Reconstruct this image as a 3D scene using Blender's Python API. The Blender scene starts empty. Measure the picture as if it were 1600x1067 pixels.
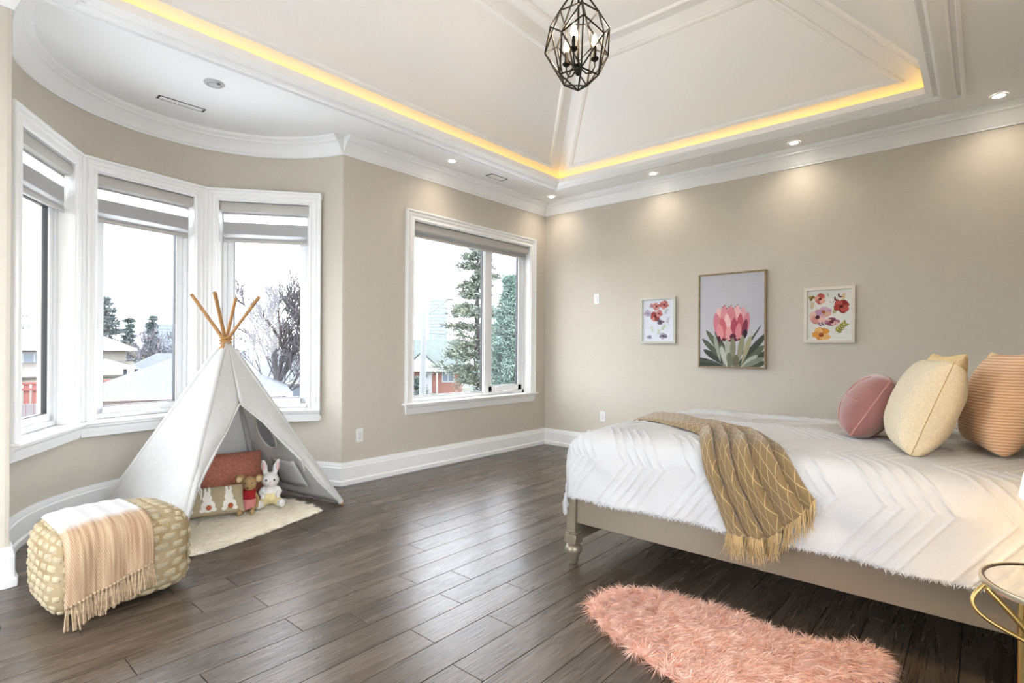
import bpy, bmesh, math, random
import numpy as np
from mathutils import Vector, Matrix
random.seed(7); RNG = np.random.default_rng(11)
S = bpy.context.scene
COL = S.collection
PI = math.pi

# ------------------------------------------------------------------ camera, world, exposure
def make_camera():
    cam = bpy.data.cameras.new('camera'); o = bpy.data.objects.new('camera', cam); COL.objects.link(o)
    yaw = math.radians(41.07); roll = 0.00585
    fw = Vector((-math.sin(yaw), math.cos(yaw), 0)); rt = Vector((math.cos(yaw), math.sin(yaw), 0)); up = Vector((0, 0, 1))
    R = rt * math.cos(roll) + up * math.sin(roll); U = -rt * math.sin(roll) + up * math.cos(roll)
    m = Matrix((R, U, -fw)).transposed().to_4x4(); m.translation = Vector((4.20, -5.45, 1.2))
    o.matrix_world = m
    cam.sensor_width = 36; cam.lens = 843.5 / 1600 * 36; cam.shift_y = 0.0070
    cam.clip_start = 0.05; cam.clip_end = 2000
    S.camera = o
make_camera()

def make_world():
    w = bpy.data.worlds.new('overcast_sky'); S.world = w; w.use_nodes = True
    nt = w.node_tree; nt.nodes.clear()
    out = nt.nodes.new('ShaderNodeOutputWorld'); bg = nt.nodes.new('ShaderNodeBackground')
    tc = nt.nodes.new('ShaderNodeTexCoord'); mp = nt.nodes.new('ShaderNodeMapping'); nz = nt.nodes.new('ShaderNodeTexNoise'); rp = nt.nodes.new('ShaderNodeValToRGB')
    mp.inputs['Scale'].default_value = (2, 2, 7); nz.inputs['Scale'].default_value = 1.6; nz.inputs['Detail'].default_value = 5
    rp.color_ramp.elements[0].position = .35; rp.color_ramp.elements[0].color = (.77, .85, .97, 1)
    rp.color_ramp.elements[1].position = .62; rp.color_ramp.elements[1].color = (.94, .975, 1.02, 1)
    nt.links.new(tc.outputs['Generated'], mp.inputs[0]); nt.links.new(mp.outputs[0], nz.inputs[0]); nt.links.new(nz.outputs[0], rp.inputs[0])
    nt.links.new(rp.outputs[0], bg.inputs[0]); bg.inputs[1].default_value = SKY
    nt.links.new(bg.outputs[0], out.inputs[0])
SKY = 2.6
DOWNLIGHT_W = 3.4; LED_STRENGTH = 1.7; BULB_W = .8; LAMP_W = 4.5
make_world()
S.view_settings.view_transform = 'Standard'; S.view_settings.look = 'None'
S.view_settings.exposure = 2.0; S.view_settings.gamma = 1.0; S.view_settings.use_curve_mapping = False

# ------------------------------------------------------------------ helpers
def hx(s):
    s = s.lstrip('#'); v = [int(s[i:i + 2], 16) / 255 for i in (0, 2, 4)]
    return tuple(((x / 12.92) if x <= .04045 else ((x + .055) / 1.055) ** 2.4) for x in v)
MATS = {}
def M(name, col, rough=.6, metal=0.0, var=0.0, vscale=6.0, bump=0.0, bscale=80.0, spec=.5, emis=0.0, ecol=None, sheen=0.0, stretch=(1, 1, 1), coat=0.0, trans=0.0, col2=None, hue_obj=0.0):
    if name in MATS: return MATS[name]
    m = bpy.data.materials.new(name); m.use_nodes = True; nt = m.node_tree; b = nt.nodes['Principled BSDF']
    if isinstance(col, str): col = hx(col)
    if isinstance(col2, str): col2 = hx(col2)
    b.inputs['Base Color'].default_value = (*col, 1); b.inputs['Roughness'].default_value = rough; b.inputs['Metallic'].default_value = metal
    b.inputs['Specular IOR Level'].default_value = spec
    if sheen: b.inputs['Sheen Weight'].default_value = sheen
    if coat: b.inputs['Coat Weight'].default_value = coat
    if emis:
        b.inputs['Emission Color'].default_value = (*(ecol or col), 1); b.inputs['Emission Strength'].default_value = emis
    L = nt.links; src = None
    if var or bump:
        tc = nt.nodes.new('ShaderNodeTexCoord'); mp = nt.nodes.new('ShaderNodeMapping'); mp.inputs['Scale'].default_value = stretch
        L.new(tc.outputs['Object'], mp.inputs[0])
    if var or col2:
        nz = nt.nodes.new('ShaderNodeTexNoise'); nz.inputs['Scale'].default_value = vscale; nz.inputs['Detail'].default_value = 5
        L.new(mp.outputs[0], nz.inputs[0])
        rp = nt.nodes.new('ShaderNodeValToRGB')
        a = col; c = col2 or tuple(min(1, x * (1 + var)) for x in col); a2 = col if col2 else tuple(x * (1 - var) for x in col)
        rp.color_ramp.elements[0].position = .35; rp.color_ramp.elements[1].position = .65
        rp.color_ramp.elements[0].color = (*a2, 1); rp.color_ramp.elements[1].color = (*c, 1)
        L.new(nz.outputs[0], rp.inputs[0]); L.new(rp.outputs[0], b.inputs['Base Color'])
    if bump:
        nb = nt.nodes.new('ShaderNodeTexNoise'); nb.inputs['Scale'].default_value = bscale; nb.inputs['Detail'].default_value = 3
        L.new(mp.outputs[0], nb.inputs[0]); bp = nt.nodes.new('ShaderNodeBump'); bp.inputs['Strength'].default_value = bump; bp.inputs['Distance'].default_value = .01
        L.new(nb.outputs[0], bp.inputs['Height']); L.new(bp.outputs[0], b.inputs['Normal'])
    if trans:
        tr = nt.nodes.new('ShaderNodeBsdfTranslucent'); tr.inputs[0].default_value = (*col, 1)
        mx = nt.nodes.new('ShaderNodeMixShader'); mx.inputs[0].default_value = trans
        out = nt.nodes['Material Output']; L.new(b.outputs[0], mx.inputs[1]); L.new(tr.outputs[0], mx.inputs[2]); L.new(mx.outputs[0], out.inputs[0])
    MATS[name] = m; return m

def tag(o, label=None, cat=None, group=None, kind=None):
    if label: o['label'] = label
    if cat: o['category'] = cat
    if group: o['group'] = group
    if kind: o['kind'] = kind
    return o
def thing(name, loc, label=None, cat=None, group=None, kind=None):
    o = bpy.data.objects.new(name, None); COL.objects.link(o); o.location = loc; o.empty_display_size = .05
    o['wloc'] = tuple(loc)
    return tag(o, label, cat, group, kind)
def wloc(o):
    p = Vector((0, 0, 0))
    while o: p = p + o.location; o = o.parent
    return p

class MB:
    def __init__(s): s.v = []; s.f = []; s.mi = []; s.uv = None; s.cur = 0
    def add(s, v, f):
        n = len(s.v); s.v += [tuple(map(float, p)) for p in v]; s.f += [tuple(i + n for i in q) for q in f]; s.mi += [s.cur] * len(f); return s
    def box(s, p0, p1, bev=0.0):
        (x0, y0, z0), (x1, y1, z1) = p0, p1
        x0, x1 = min(x0, x1), max(x0, x1); y0, y1 = min(y0, y1), max(y0, y1); z0, z1 = min(z0, z1), max(z0, z1)
        if bev:
            bm = bmesh.new(); bmesh.ops.create_cube(bm, size=1)
            for q in bm.verts: q.co = Vector(((x0 + x1) / 2 + q.co.x * (x1 - x0), (y0 + y1) / 2 + q.co.y * (y1 - y0), (z0 + z1) / 2 + q.co.z * (z1 - z0)))
            bmesh.ops.bevel(bm, geom=bm.edges[:], offset=bev, segments=2 if bev > .004 else 1, profile=.5, affect='EDGES')
            bm.verts.index_update(); s.add([q.co for q in bm.verts], [[w.index for w in f.verts] for f in bm.faces]); bm.free(); return s
        v = [(x0, y0, z0), (x1, y0, z0), (x1, y1, z0), (x0, y1, z0), (x0, y0, z1), (x1, y0, z1), (x1, y1, z1), (x0, y1, z1)]
        return s.add(v, [(0, 3, 2, 1), (4, 5, 6, 7), (0, 1, 5, 4), (1, 2, 6, 5), (2, 3, 7, 6), (3, 0, 4, 7)])
    def tube(s, pts, r, n=8, cap=True, closed=False):
        pts = [Vector(p) for p in pts]; m = len(pts); rr = r if isinstance(r, (list, tuple)) else [r] * m
        T = []
        for i in range(m):
            a = pts[(i - 1) % m] if (i or closed) else pts[0]; b = pts[(i + 1) % m] if (i < m - 1 or closed) else pts[-1]
            T.append((b - a).normalized() if (b - a).length > 1e-9 else Vector((0, 0, 1)))
        ref = Vector((0, 0, 1)) if abs(T[0].z) < .9 else Vector((1, 0, 0)); N = (ref - T[0] * ref.dot(T[0])).normalized()
        V = []
        for i in range(m):
            N = (N - T[i] * N.dot(T[i]));
            N = N.normalized() if N.length > 1e-6 else T[i].orthogonal().normalized()
            B = T[i].cross(N)
            for k in range(n):
                a = 2 * PI * k / n; V.append(pts[i] + (N * math.cos(a) + B * math.sin(a)) * rr[i])
        Fc = []
        for i in range(m if closed else m - 1):
            j = (i + 1) % m
            for k in range(n): Fc.append((i * n + k, i * n + (k + 1) % n, j * n + (k + 1) % n, j * n + k))
        if cap and not closed: Fc.append(tuple(range(n - 1, -1, -1))); Fc.append(tuple((m - 1) * n + k for k in range(n)))
        return s.add(V, Fc)
    def lathe(s, prof, c, n=24, ex=(1, 0, 0), ey=(0, 1, 0), ez=(0, 0, 1), close=True):
        c = Vector(c); ex, ey, ez = Vector(ex), Vector(ey), Vector(ez); V = []; m = len(prof)
        for r, z in prof:
            for k in range(n):
                a = 2 * PI * k / n; V.append(c + ex * (r * math.cos(a)) + ey * (r * math.sin(a)) + ez * z)
        Fc = [(i * n + k, i * n + (k + 1) % n, (i + 1) * n + (k + 1) % n, (i + 1) * n + k) for i in range(m - 1) for k in range(n)]
        if close:
            if prof[0][0] > 1e-6: Fc.append(tuple(range(n - 1, -1, -1)))
            if prof[-1][0] > 1e-6: Fc.append(tuple((m - 1) * n + k for k in range(n)))
        return s.add(V, Fc)
    def ball(s, c, r, n=14, m=9):
        r = r if isinstance(r, (tuple, list)) else (r, r, r); c = Vector(c); V = []; Fc = []
        for i in range(m + 1):
            p = PI * i / m
            for k in range(n):
                a = 2 * PI * k / n; V.append((c.x + r[0] * math.sin(p) * math.cos(a), c.y + r[1] * math.sin(p) * math.sin(a), c.z + r[2] * math.cos(p)))
        for i in range(m):
            for k in range(n): Fc.append((i * n + k, (i + 1) * n + k, (i + 1) * n + (k + 1) % n, i * n + (k + 1) % n))
        return s.add(V, Fc)
    def poly(s, pts): return s.add(pts, [tuple(range(len(pts)))])
    def prism(s, pts2, fn, h0, h1):
        n = len(pts2); V = [fn(a, b, h0) for a, b in pts2] + [fn(a, b, h1) for a, b in pts2]
        return s.add(V, [tuple(range(n - 1, -1, -1)), tuple(range(n, 2 * n))] + [(i, (i + 1) % n, n + (i + 1) % n, n + i) for i in range(n)])
    def sweep(s, path, prof, closed=False, fn=None, loop=False):
        """path: plan points, profile: (offset to the right of the path, height)"""
        fn = fn or (lambda a, b, h: (a, b, h)); m = len(path); k = len(prof); P = [Vector((p[0], p[1])) for p in path]; V = []
        for i in range(m):
            ds = []
            if i > 0 or closed: d = P[i] - P[i - 1]; ds.append(d.normalized())
            if i < m - 1 or closed: d = P[(i + 1) % m] - P[i]; ds.append(d.normalized())
            ns = [Vector((d.y, -d.x)) for d in ds]
            mit = ns[0] if len(ns) == 1 else (ns[0] + ns[1]) / max(.2, 1 + ns[0].dot(ns[1]))
            for off, h in prof: q = P[i] + mit * off; V.append(fn(q.x, q.y, h))
        Fc = []
        for i in range(m if closed else m - 1):
            j = (i + 1) % m
            for a in range(k if loop else k - 1):
                b = (a + 1) % k; Fc.append((i * k + a, i * k + b, j * k + b, j * k + a))
        if loop and not closed: Fc.append(tuple(range(k))); Fc.append(tuple((m - 1) * k + a for a in range(k - 1, -1, -1)))
        return s.add(V, Fc)
    def grid(s, A, closed_u=False):
        """A: (n,m,3) array of points"""
        n, m = A.shape[:2]; idx = np.arange(n * m).reshape(n, m)
        f = np.stack([idx[:-1, :-1], idx[1:, :-1], idx[1:, 1:], idx[:-1, 1:]], -1).reshape(-1, 4)
        return s.add(A.reshape(-1, 3), f.tolist())
    def build(s, name, mat, parent=None, smooth=None, label=None, cat=None, group=None, kind=None, solid=0.0, subsurf=0, remesh=0.0, fixn=False):
        V = s.v
        if parent: o0 = wloc(parent)
        else:
            a = np.array(V); o0 = Vector(((a[:, 0].min() + a[:, 0].max()) / 2, (a[:, 1].min() + a[:, 1].max()) / 2, a[:, 2].min()))
        A = np.array(V, dtype=float) - np.array(o0)
        me = bpy.data.meshes.new(name); me.from_pydata(A.tolist(), [], s.f)
        mats = mat if isinstance(mat, (list, tuple)) else [mat]
        for q in mats: me.materials.append(q)
        if len(mats) > 1: me.polygons.foreach_set('material_index', s.mi)
        if s.uv is not None:
            ul = me.uv_layers.new(name='UVMap'); li = np.zeros(len(me.loops), dtype=np.int32); me.loops.foreach_get('vertex_index', li)
            ul.data.foreach_set('uv', np.asarray(s.uv, dtype=np.float32)[li].ravel())
        if fixn:
            bm = bmesh.new(); bm.from_mesh(me); bmesh.ops.recalc_face_normals(bm, faces=bm.faces[:]); bm.to_mesh(me); bm.free()
        if smooth is not None:
            me.polygons.foreach_set('use_smooth', [True] * len(me.polygons))
            if smooth < 179: me.set_sharp_from_angle(angle=math.radians(smooth))
        me.update()
        o = bpy.data.objects.new(name, me); COL.objects.link(o)
        if parent: o.parent = parent
        else: o.location = o0
        if remesh: md = o.modifiers.new('remesh', 'REMESH'); md.mode = 'VOXEL'; md.voxel_size = remesh; md.use_smooth_shade = True; sm = o.modifiers.new('smooth', 'SMOOTH'); sm.iterations = 4
        if solid: md = o.modifiers.new('thickness', 'SOLIDIFY'); md.thickness = solid; md.offset = 0
        if subsurf: md = o.modifiers.new('subdivision', 'SUBSURF'); md.levels = subsurf; md.render_levels = subsurf
        return tag(o, label, cat, group, kind)

def blades(base, direc, length, width, side=None, segs=2, curl=None, seed=0):
    """tapered blades as a mesh: arrays of base points, directions, lengths; curl bends the tip"""
    n = len(base); rg = np.random.default_rng(seed); direc = direc / np.linalg.norm(direc, axis=1, keepdims=True)
    if side is None: side = rg.normal(size=(n, 3))
    side = np.cross(direc, side); side /= np.linalg.norm(side, axis=1, keepdims=True) + 1e-9
    length = np.broadcast_to(length, (n,)); width = np.broadcast_to(width, (n,)); rows = []
    for k in range(segs + 1):
        t = k / segs; c = base + direc * (length * t)[:, None]
        if curl is not None: c = c + curl * (t * t * length)[:, None]
        w = width * (1 - t) ** .7
        if k < segs: rows += [c - side * (w / 2)[:, None], c + side * (w / 2)[:, None]]
        else: rows += [c]
    V = np.stack(rows, 1); per = V.shape[1]; off = (np.arange(n) * per)[:, None]
    Fq = [];
    for k in range(segs - 1): Fq.append(off + np.array([2 * k, 2 * k + 1, 2 * k + 3, 2 * k + 2]))
    Ft = off + np.array([2 * segs - 2, 2 * segs - 1, 2 * segs])
    faces = (np.concatenate(Fq).tolist() if Fq else []) + Ft.tolist()
    mb = MB(); mb.v = V.reshape(-1, 3).tolist(); mb.f = faces; mb.mi = [0] * len(faces); return mb

def copy_tree(o, parent=None, delta=None):
    c = o.copy(); COL.objects.link(c); c.parent = parent
    if delta is not None: c.location = Vector(o.location) + Vector(delta)
    for ch in o.children: copy_tree(ch, c)
    return c
def nodes_of(m): return m.node_tree.nodes, m.node_tree.links

# ------------------------------------------------------------------ shared materials
WHITE = M('white_trim_paint', (.88, .88, .875), .35, var=.01, bump=.02, bscale=40)
CEIL = M('white_ceiling_paint', (.88, .88, .875), .85, bump=.03, bscale=150)
WALL = M('greige_wall_paper', (.585, .537, .460), .8, var=.015, vscale=14, bump=.08, bscale=300, stretch=(1, 1, 2))
GOLD = M('brushed_pale_gold', hx('#c2a86c'), .28, metal=1)
BLACK = M('black_rubber', (.015, .016, .02), .4)
DARKMET = M('bronze_black_metal', (.03, .026, .022), .35, metal=.8)
VINYL = M('white_vinyl', (.82, .83, .84), .3)
def glass_mat(name='window_glass', tint=(1, 1, 1), refl=.06):
    m = bpy.data.materials.new(name); m.use_nodes = True; nt = m.node_tree; nt.nodes.clear()
    out = nt.nodes.new('ShaderNodeOutputMaterial'); t = nt.nodes.new('ShaderNodeBsdfTransparent'); g = nt.nodes.new('ShaderNodeBsdfGlossy'); mx = nt.nodes.new('ShaderNodeMixShader'); mx.inputs[0].default_value = .035
    t.inputs[0].default_value = (*tint, 1); g.inputs['Roughness'].default_value = .01
    nt.links.new(t.outputs[0], mx.inputs[1]); nt.links.new(g.outputs[0], mx.inputs[2]); nt.links.new(mx.outputs[0], out.inputs[0])
    return m
GLASS = glass_mat()
# ------------------------------------------------------------------ room shell
CEIL_Z = 3.03; RX = 4.59; FY = -6.30; BC = (.30, -3.95); BR = 1.11
def arc(a0, a1, r=BR, n=40): return [(BC[0] + r * math.cos(math.radians(a0 + (a1 - a0) * i / n)), BC[1] + r * math.sin(math.radians(a0 + (a1 - a0) * i / n))) for i in range(n + 1)]
BAY = arc(270, 105.8)
def bull(px, py, d0, d1, r=.02):   # rounded outside corner between incoming dir d0 and outgoing dir d1
    P = Vector((px, py)); a = P - Vector(d0) * r; b = P + Vector(d1) * r
    return [tuple(a), tuple((a + b) / 2 * .35 + P * .65), tuple(b)]
STUB = (.54, BC[1] - BR)
PATH_STUB = [(STUB[0], FY)] + bull(*STUB, (0, 1), (-1, 0))
PATH_LEFT = PATH_STUB + BAY[:-1] + bull(0.0, BAY[-1][1], (.96, .28), (0, 1)) + [(0, 0)]
PATH_ALL = PATH_LEFT + [(RX, 0), (RX, FY)]

def floor():
    f = MB().box((-1.2, FY - .1, -.16), (RX + .1, .12, -.014)).build('floor', M('subfloor_dark', (.018, .014, .011), .9)); tag(f, kind='structure')
    m = bpy.data.materials.new('grey_brown_oak'); m.use_nodes = True; nd, L = nodes_of(m); b = nd['Principled BSDF']
    tc = nd.new('ShaderNodeTexCoord'); oi = nd.new('ShaderNodeObjectInfo'); vm = nd.new('ShaderNodeVectorMath'); vm.operation = 'ADD'
    sc = nd.new('ShaderNodeVectorMath'); sc.operation = 'SCALE'; sc.inputs['Scale'].default_value = 37.0
    cb = nd.new('ShaderNodeCombineXYZ'); L.new(oi.outputs['Random'], cb.inputs[0]); L.new(oi.outputs['Random'], cb.inputs[1]); L.new(oi.outputs['Random'], cb.inputs[2]); L.new(cb.outputs[0], sc.inputs[0])
    L.new(tc.outputs['Object'], vm.inputs[0]); L.new(sc.outputs[0], vm.inputs[1])
    def noise(scale, st, det=6, dist=0.0):
        mp = nd.new('ShaderNodeMapping'); mp.inputs['Scale'].default_value = st; L.new(vm.outputs[0], mp.inputs[0])
        n = nd.new('ShaderNodeTexNoise'); n.inputs['Scale'].default_value = scale; n.inputs['Detail'].default_value = det; n.inputs['Distortion'].default_value = dist; L.new(mp.outputs[0], n.inputs[0]); return n
    n1 = noise(1.0, (11, .9, 4), 5, .9); n2 = noise(1.0, (190, 5, 20), 4); n3 = noise(1.0, (3, .8, 3), 2)
    rp = nd.new('ShaderNodeValToRGB'); e = rp.color_ramp.elements
    e[0].position = .30; e[0].color = (*hx('#453a30'), 1); e[1].position = .72; e[1].color = (*hx('#63564a'), 1)
    q = e.new(.5); q.color = (*hx('#54483d'), 1); L.new(n1.outputs[0], rp.inputs[0])
    r2 = nd.new('ShaderNodeValToRGB'); r2.color_ramp.elements[0].position = .33; r2.color_ramp.elements[0].color = (.46, .43, .41, 1); r2.color_ramp.elements[1].position = .5; r2.color_ramp.elements[1].color = (1, 1, 1, 1)
    L.new(n2.outputs[0], r2.inputs[0])
    mu = nd.new('ShaderNodeMix'); mu.data_type = 'RGBA'; mu.blend_type = 'MULTIPLY'; mu.inputs[0].default_value = 1.0; L.new(rp.outputs[0], mu.inputs[6]); L.new(r2.outputs[0], mu.inputs[7])
    mr = nd.new('ShaderNodeMapRange'); mr.inputs['To Min'].default_value = .78; mr.inputs['To Max'].default_value = 1.22; L.new(oi.outputs['Random'], mr.inputs[0])
    hs = nd.new('ShaderNodeHueSaturation'); L.new(mr.outputs[0], hs.inputs['Value']); L.new(mu.outputs[2], hs.inputs['Color']); L.new(hs.outputs[0], b.inputs['Base Color'])
    rr = nd.new('ShaderNodeMapRange'); rr.inputs['To Min'].default_value = .20; rr.inputs['To Max'].default_value = .34; L.new(n1.outputs[0], rr.inputs[0]); L.new(rr.outputs[0], b.inputs['Roughness'])
    bp = nd.new('ShaderNodeBump'); bp.inputs['Strength'].default_value = .3; bp.inputs['Distance'].default_value = .004; L.new(n2.outputs[0], bp.inputs['Height']); L.new(bp.outputs[0], b.inputs['Normal'])
    W = .1616; k0 = int(math.floor((-.86 - 1.232) / W)); g = .0013
    known = {0: [-4.307], 1: [], 2: [-4.302, -3.375], 3: [], 4: [-4.304, -3.692], 5: [-4.085, -3.467], 6: [-3.688], 7: [-3.994, -3.378], 8: [-3.684], 9: []}
    rg = random.Random(5)
    for k in range(k0, int((RX - 1.232) / W) + 1):
        x0 = 1.232 + k * W; x1 = min(x0 + W, RX - .001)
        ylo, yhi = FY, 0.0
        if x1 < .0:
            hw = math.sqrt(max(.02, BR ** 2 - (x1 - BC[0]) ** 2)); ylo, yhi = BC[1] - hw, BC[1] + hw
        elif x1 < STUB[0]: ylo = BC[1] - BR
        js = sorted(known.get(k, [])); 
        if not js: js = [rg.uniform(-4.6, -3.0)]
        while js[0] > ylo + 1.5: js.insert(0, js[0] - rg.choice([.62, .92, 1.22, 1.5, 1.85]))
        while js[-1] < yhi - 1.5: js.append(js[-1] + rg.choice([.62, .92, 1.22, 1.5, 1.85]))
        ys = [ylo] + [j for j in js if ylo + .15 < j < yhi - .15] + [yhi]
        for a, c in zip(ys[:-1], ys[1:]):
            MB().box((x0 + g, a + g, -.014), (x1 - g, c - g, 0.0 - rg.random() * .0004), bev=.0012).build('plank', m, f)
floor()

def walls():
    th = .24
    # picture wall and right wall, front wall behind the camera; the last two have openings added for daylight
    tag(MB().box((-.14, 0, -.1), (RX + th, th, CEIL_Z + 1.0)).build('wall_back', WALL), kind='structure')
    w = MB(); ya, yb, zt = -6.15, -3.95, 2.65
    w.box((RX, FY - th, -.1), (RX + th, ya, CEIL_Z + 1)); w.box((RX, yb, -.1), (RX + th, 0, CEIL_Z + 1)); w.box((RX, ya, -.1), (RX + th, yb, .06)); w.box((RX, ya, zt), (RX + th, yb, CEIL_Z + 1))
    tag(w.build('wall_right', WALL), kind='structure')
    w = MB(); o0, o1, z0, z1 = .75, 2.25, .06, 2.65
    w.box((.3, FY - th, -.1), (o0, FY, CEIL_Z + 1)); w.box((o1, FY - th, -.1), (RX, FY, CEIL_Z + 1)); w.box((o0, FY - th, -.1), (o1, FY, z0)); w.box((o0, FY - th, z1), (o1, FY, CEIL_Z + 1))
    tag(w.build('wall_front', WALL), kind='structure')
    # window wall with opening
    y0 = BAY[-1][1]; w = MB(); a, c, zb, zt = -2.122, -.295, .643, 2.467; tl = .14
    yw = y0 + .02
    w.box((-tl, yw, -.1), (0, a, CEIL_Z + .3)); w.box((-tl, c, -.1), (0, 0, CEIL_Z + .3)); w.box((-tl, a, -.1), (0, c, zb)); w.box((-tl, a, zt), (0, c, CEIL_Z + .3))
    tag(w.build('wall_left', WALL), kind='structure')
    # turret wall: below and above the window band, and the short pieces beside it
    p = PATH_LEFT[1:-1]
    w = MB(); w.sweep(p, [(0, -.1), (0, .60), (-.14, .60), (-.14, -.1)], loop=True); w.sweep(p, [(0, 2.50), (0, CEIL_Z + .3), (-.14, CEIL_Z + .3), (-.14, 2.50)], loop=True)
    w.sweep(PATH_STUB[1:] + arc(270, 263.5, n=4), [(0, .60), (0, 2.50), (-.14, 2.50), (-.14, .60)], loop=True)
    w.sweep(arc(118.0, 107, n=6) + PATH_LEFT[-4:-1], [(0, .60), (0, 2.50), (-.14, 2.50), (-.14, .60)], loop=True)
    tag(w.build('wall_bay', WALL, smooth=40), kind='structure')
    tag(MB().box((STUB[0] - .14, FY - .1, -.1), (STUB[0], STUB[1] - .02, CEIL_Z + .3)).build('wall_stub', WALL), kind='structure')
walls()

def baseboards():
    pr = [(0, .196), (.012, .196), (.013, .184), (.017, .176), (.017, .160), (.022, .152), (.022, .046), (.028, .042), (.033, .036), (.033, .004), (.033, 0), (0, 0)]
    tag(MB().sweep(PATH_STUB + BAY[:2], pr, loop=True).build('baseboard_stub', WHITE, smooth=30), kind='structure')
    tag(MB().sweep(BAY[1:-1], pr, loop=True).build('baseboard_bay', WHITE, smooth=30), kind='structure')
    tag(MB().sweep([BAY[-2]] + PATH_LEFT[-4:], pr, loop=True).build('baseboard_left', WHITE, smooth=30), kind='structure')
    tag(MB().sweep([(0, 0), (RX, 0), (RX, FY)], pr, loop=True).build('baseboard_back', WHITE, smooth=30), kind='structure')
    cr = [(0, -.152), (.010, -.152), (.012, -.140), (.018, -.134), (.024, -.118), (.040, -.090), (.062, -.062), (.074, -.050), (.080, -.048), (.084, -.036), (.100, -.026), (.108, -.020), (.112, -.010), (.112, 0), (0, 0)]
    cr = [(a * 1.0, CEIL_Z + h) for a, h in cr]
    tag(MB().sweep(PATH_STUB + BAY[:-1] + [BAY[-1]], cr, loop=True).build('trim_1', WHITE, smooth=30), kind='structure')
    tag(MB().sweep([(0, BAY[-1][1]), (0, 0), (RX, 0), (RX, FY)], cr, loop=True).build('trim_2', WHITE, smooth=30), kind='structure')
baseboards()

def ceiling():
    T = (.70, 3.89, -4.75, -.675)      # lip of the tray: x0, x1, y0, y1
    x0, x1, y0, y1 = T
    def rect(d): return [(x0 - d, y0 - d), (x0 - d, y1 + d), (x1 + d, y1 + d), (x1 + d, y0 - d)]   # clockwise: inside is on the right
    c = MB()
    R = [(-1.3, FY - .1), (-1.3, .1), (RX + .1, .1), (RX + .1, FY - .1)]; r = rect(.13)
    for z in (CEIL_Z, CEIL_Z + .03):
        n = len(c.v); c.add([(a, b, z) for a, b in R + r], [(0, 1, 5, 4), (1, 2, 6, 5), (2, 3, 7, 6), (3, 0, 4, 7)])
    ceil = tag(c.build('ceiling', CEIL), kind='structure')
    # moulding round the tray, its inner edge is the lip that hides the light strip
    pr = [(-.215, CEIL_Z), (-.215, 3.018), (-.200, 3.010), (-.192, 3.010), (-.186, 3.022), (-.170, 3.024), (-.164, 3.012), (-.150, 3.008), (-.120, 3.000), (-.085, 2.998), (-.070, 3.004), (-.064, 3.014), (-.050, 3.016), (-.040, 3.006), (-.012, 3.006), (0, 3.014), (0, 3.062), (-.014, 3.062), (-.014, 3.03)]
    pr = [(a, CEIL_Z - (CEIL_Z - h) * 1.7 if a < -.03 and h < CEIL_Z else h) for a, h in pr]
    MB().sweep(rect(0), pr, closed=True, loop=True).build('tray_moulding', WHITE, ceil, smooth=35)
    # vault: slope starts behind the lip, flat top
    B = rect(.13); zb, zt, run = 3.05, 3.80, .93
    Tp = rect(.13 - run)
    vault = MB(); V = [(a, b, zb) for a, b in B] + [(a, b, zt) for a, b in Tp]
    vault.add(V, [(0, 1, 5, 4), (1, 2, 6, 5), (2, 3, 7, 6), (3, 0, 4, 7), (4, 5, 6, 7)])
    vo = vault.build('vault', CEIL, ceil)
    # applied panel mouldings on the four slopes and the flat top
    mp = [(0, 0), (.004, .022), (.012, .026), (.020, .020), (.030, .018), (.036, .008), (.042, .0)]
    sl = math.hypot(run, zt - zb); ca, sa = run / sl, (zt - zb) / sl
    for i in range(4):
        A = Vector((*B[i], zb)); Bq = Vector((*B[(i + 1) % 4], zb)); e1 = (Bq - A).normalized(); Lg = (Bq - A).length
        inn = Vector((e1.y, -e1.x, 0)); e2 = inn * ca + Vector((0, 0, sa)); nn = inn * sa - Vector((0, 0, ca))
        s0, s1, hm = .12 / ca, .865 / ca, .13
        q = [(s0 * ca + hm, s0), (s1 * ca + hm, s1), (Lg - s1 * ca - hm, s1), (Lg - s0 * ca - hm, s0)]
        fn = lambda a, b, h, A=A, e1=e1, e2=e2, nn=nn: tuple(A + e1 * a + e2 * b + nn * h)
        MB().sweep(q, mp, closed=True, fn=fn).build('panel_moulding', WHITE, ceil, smooth=35)
    q = rect(.13 - run - .13)
    MB().sweep(q, [(-a, zt - h) for a, h in mp], closed=True).build('panel_moulding', WHITE, ceil, smooth=35)
    # roof deck above, closes the shell
    MB().box((-1.3, FY - .2, 3.95), (RX + .3, .3, 4.02)).build('roof_deck', CEIL, ceil)
    return rect
RECT = ceiling()

def led_strips():
    em = M('warm_led', (1, .62, .16), .5, emis=LED_STRENGTH, ecol=(1.0, .54, .03))
    r = RECT(.055)
    for i, nm in enumerate(('beside the curved bay side', 'along the picture wall side', 'above the head of the bed', 'nearest the camera')):
        a, b = r[i], r[(i + 1) % 4]; d = .006
        MB().box((min(a[0], b[0]) - d, min(a[1], b[1]) - d, 3.031), (max(a[0], b[0]) + d, max(a[1], b[1]) + d, 3.037)).build('cove_light_strip', em, label='warm yellow cove light strip hidden behind the tray lip ' + nm, cat='light strip', group='cove light strips')
led_strips()
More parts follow.
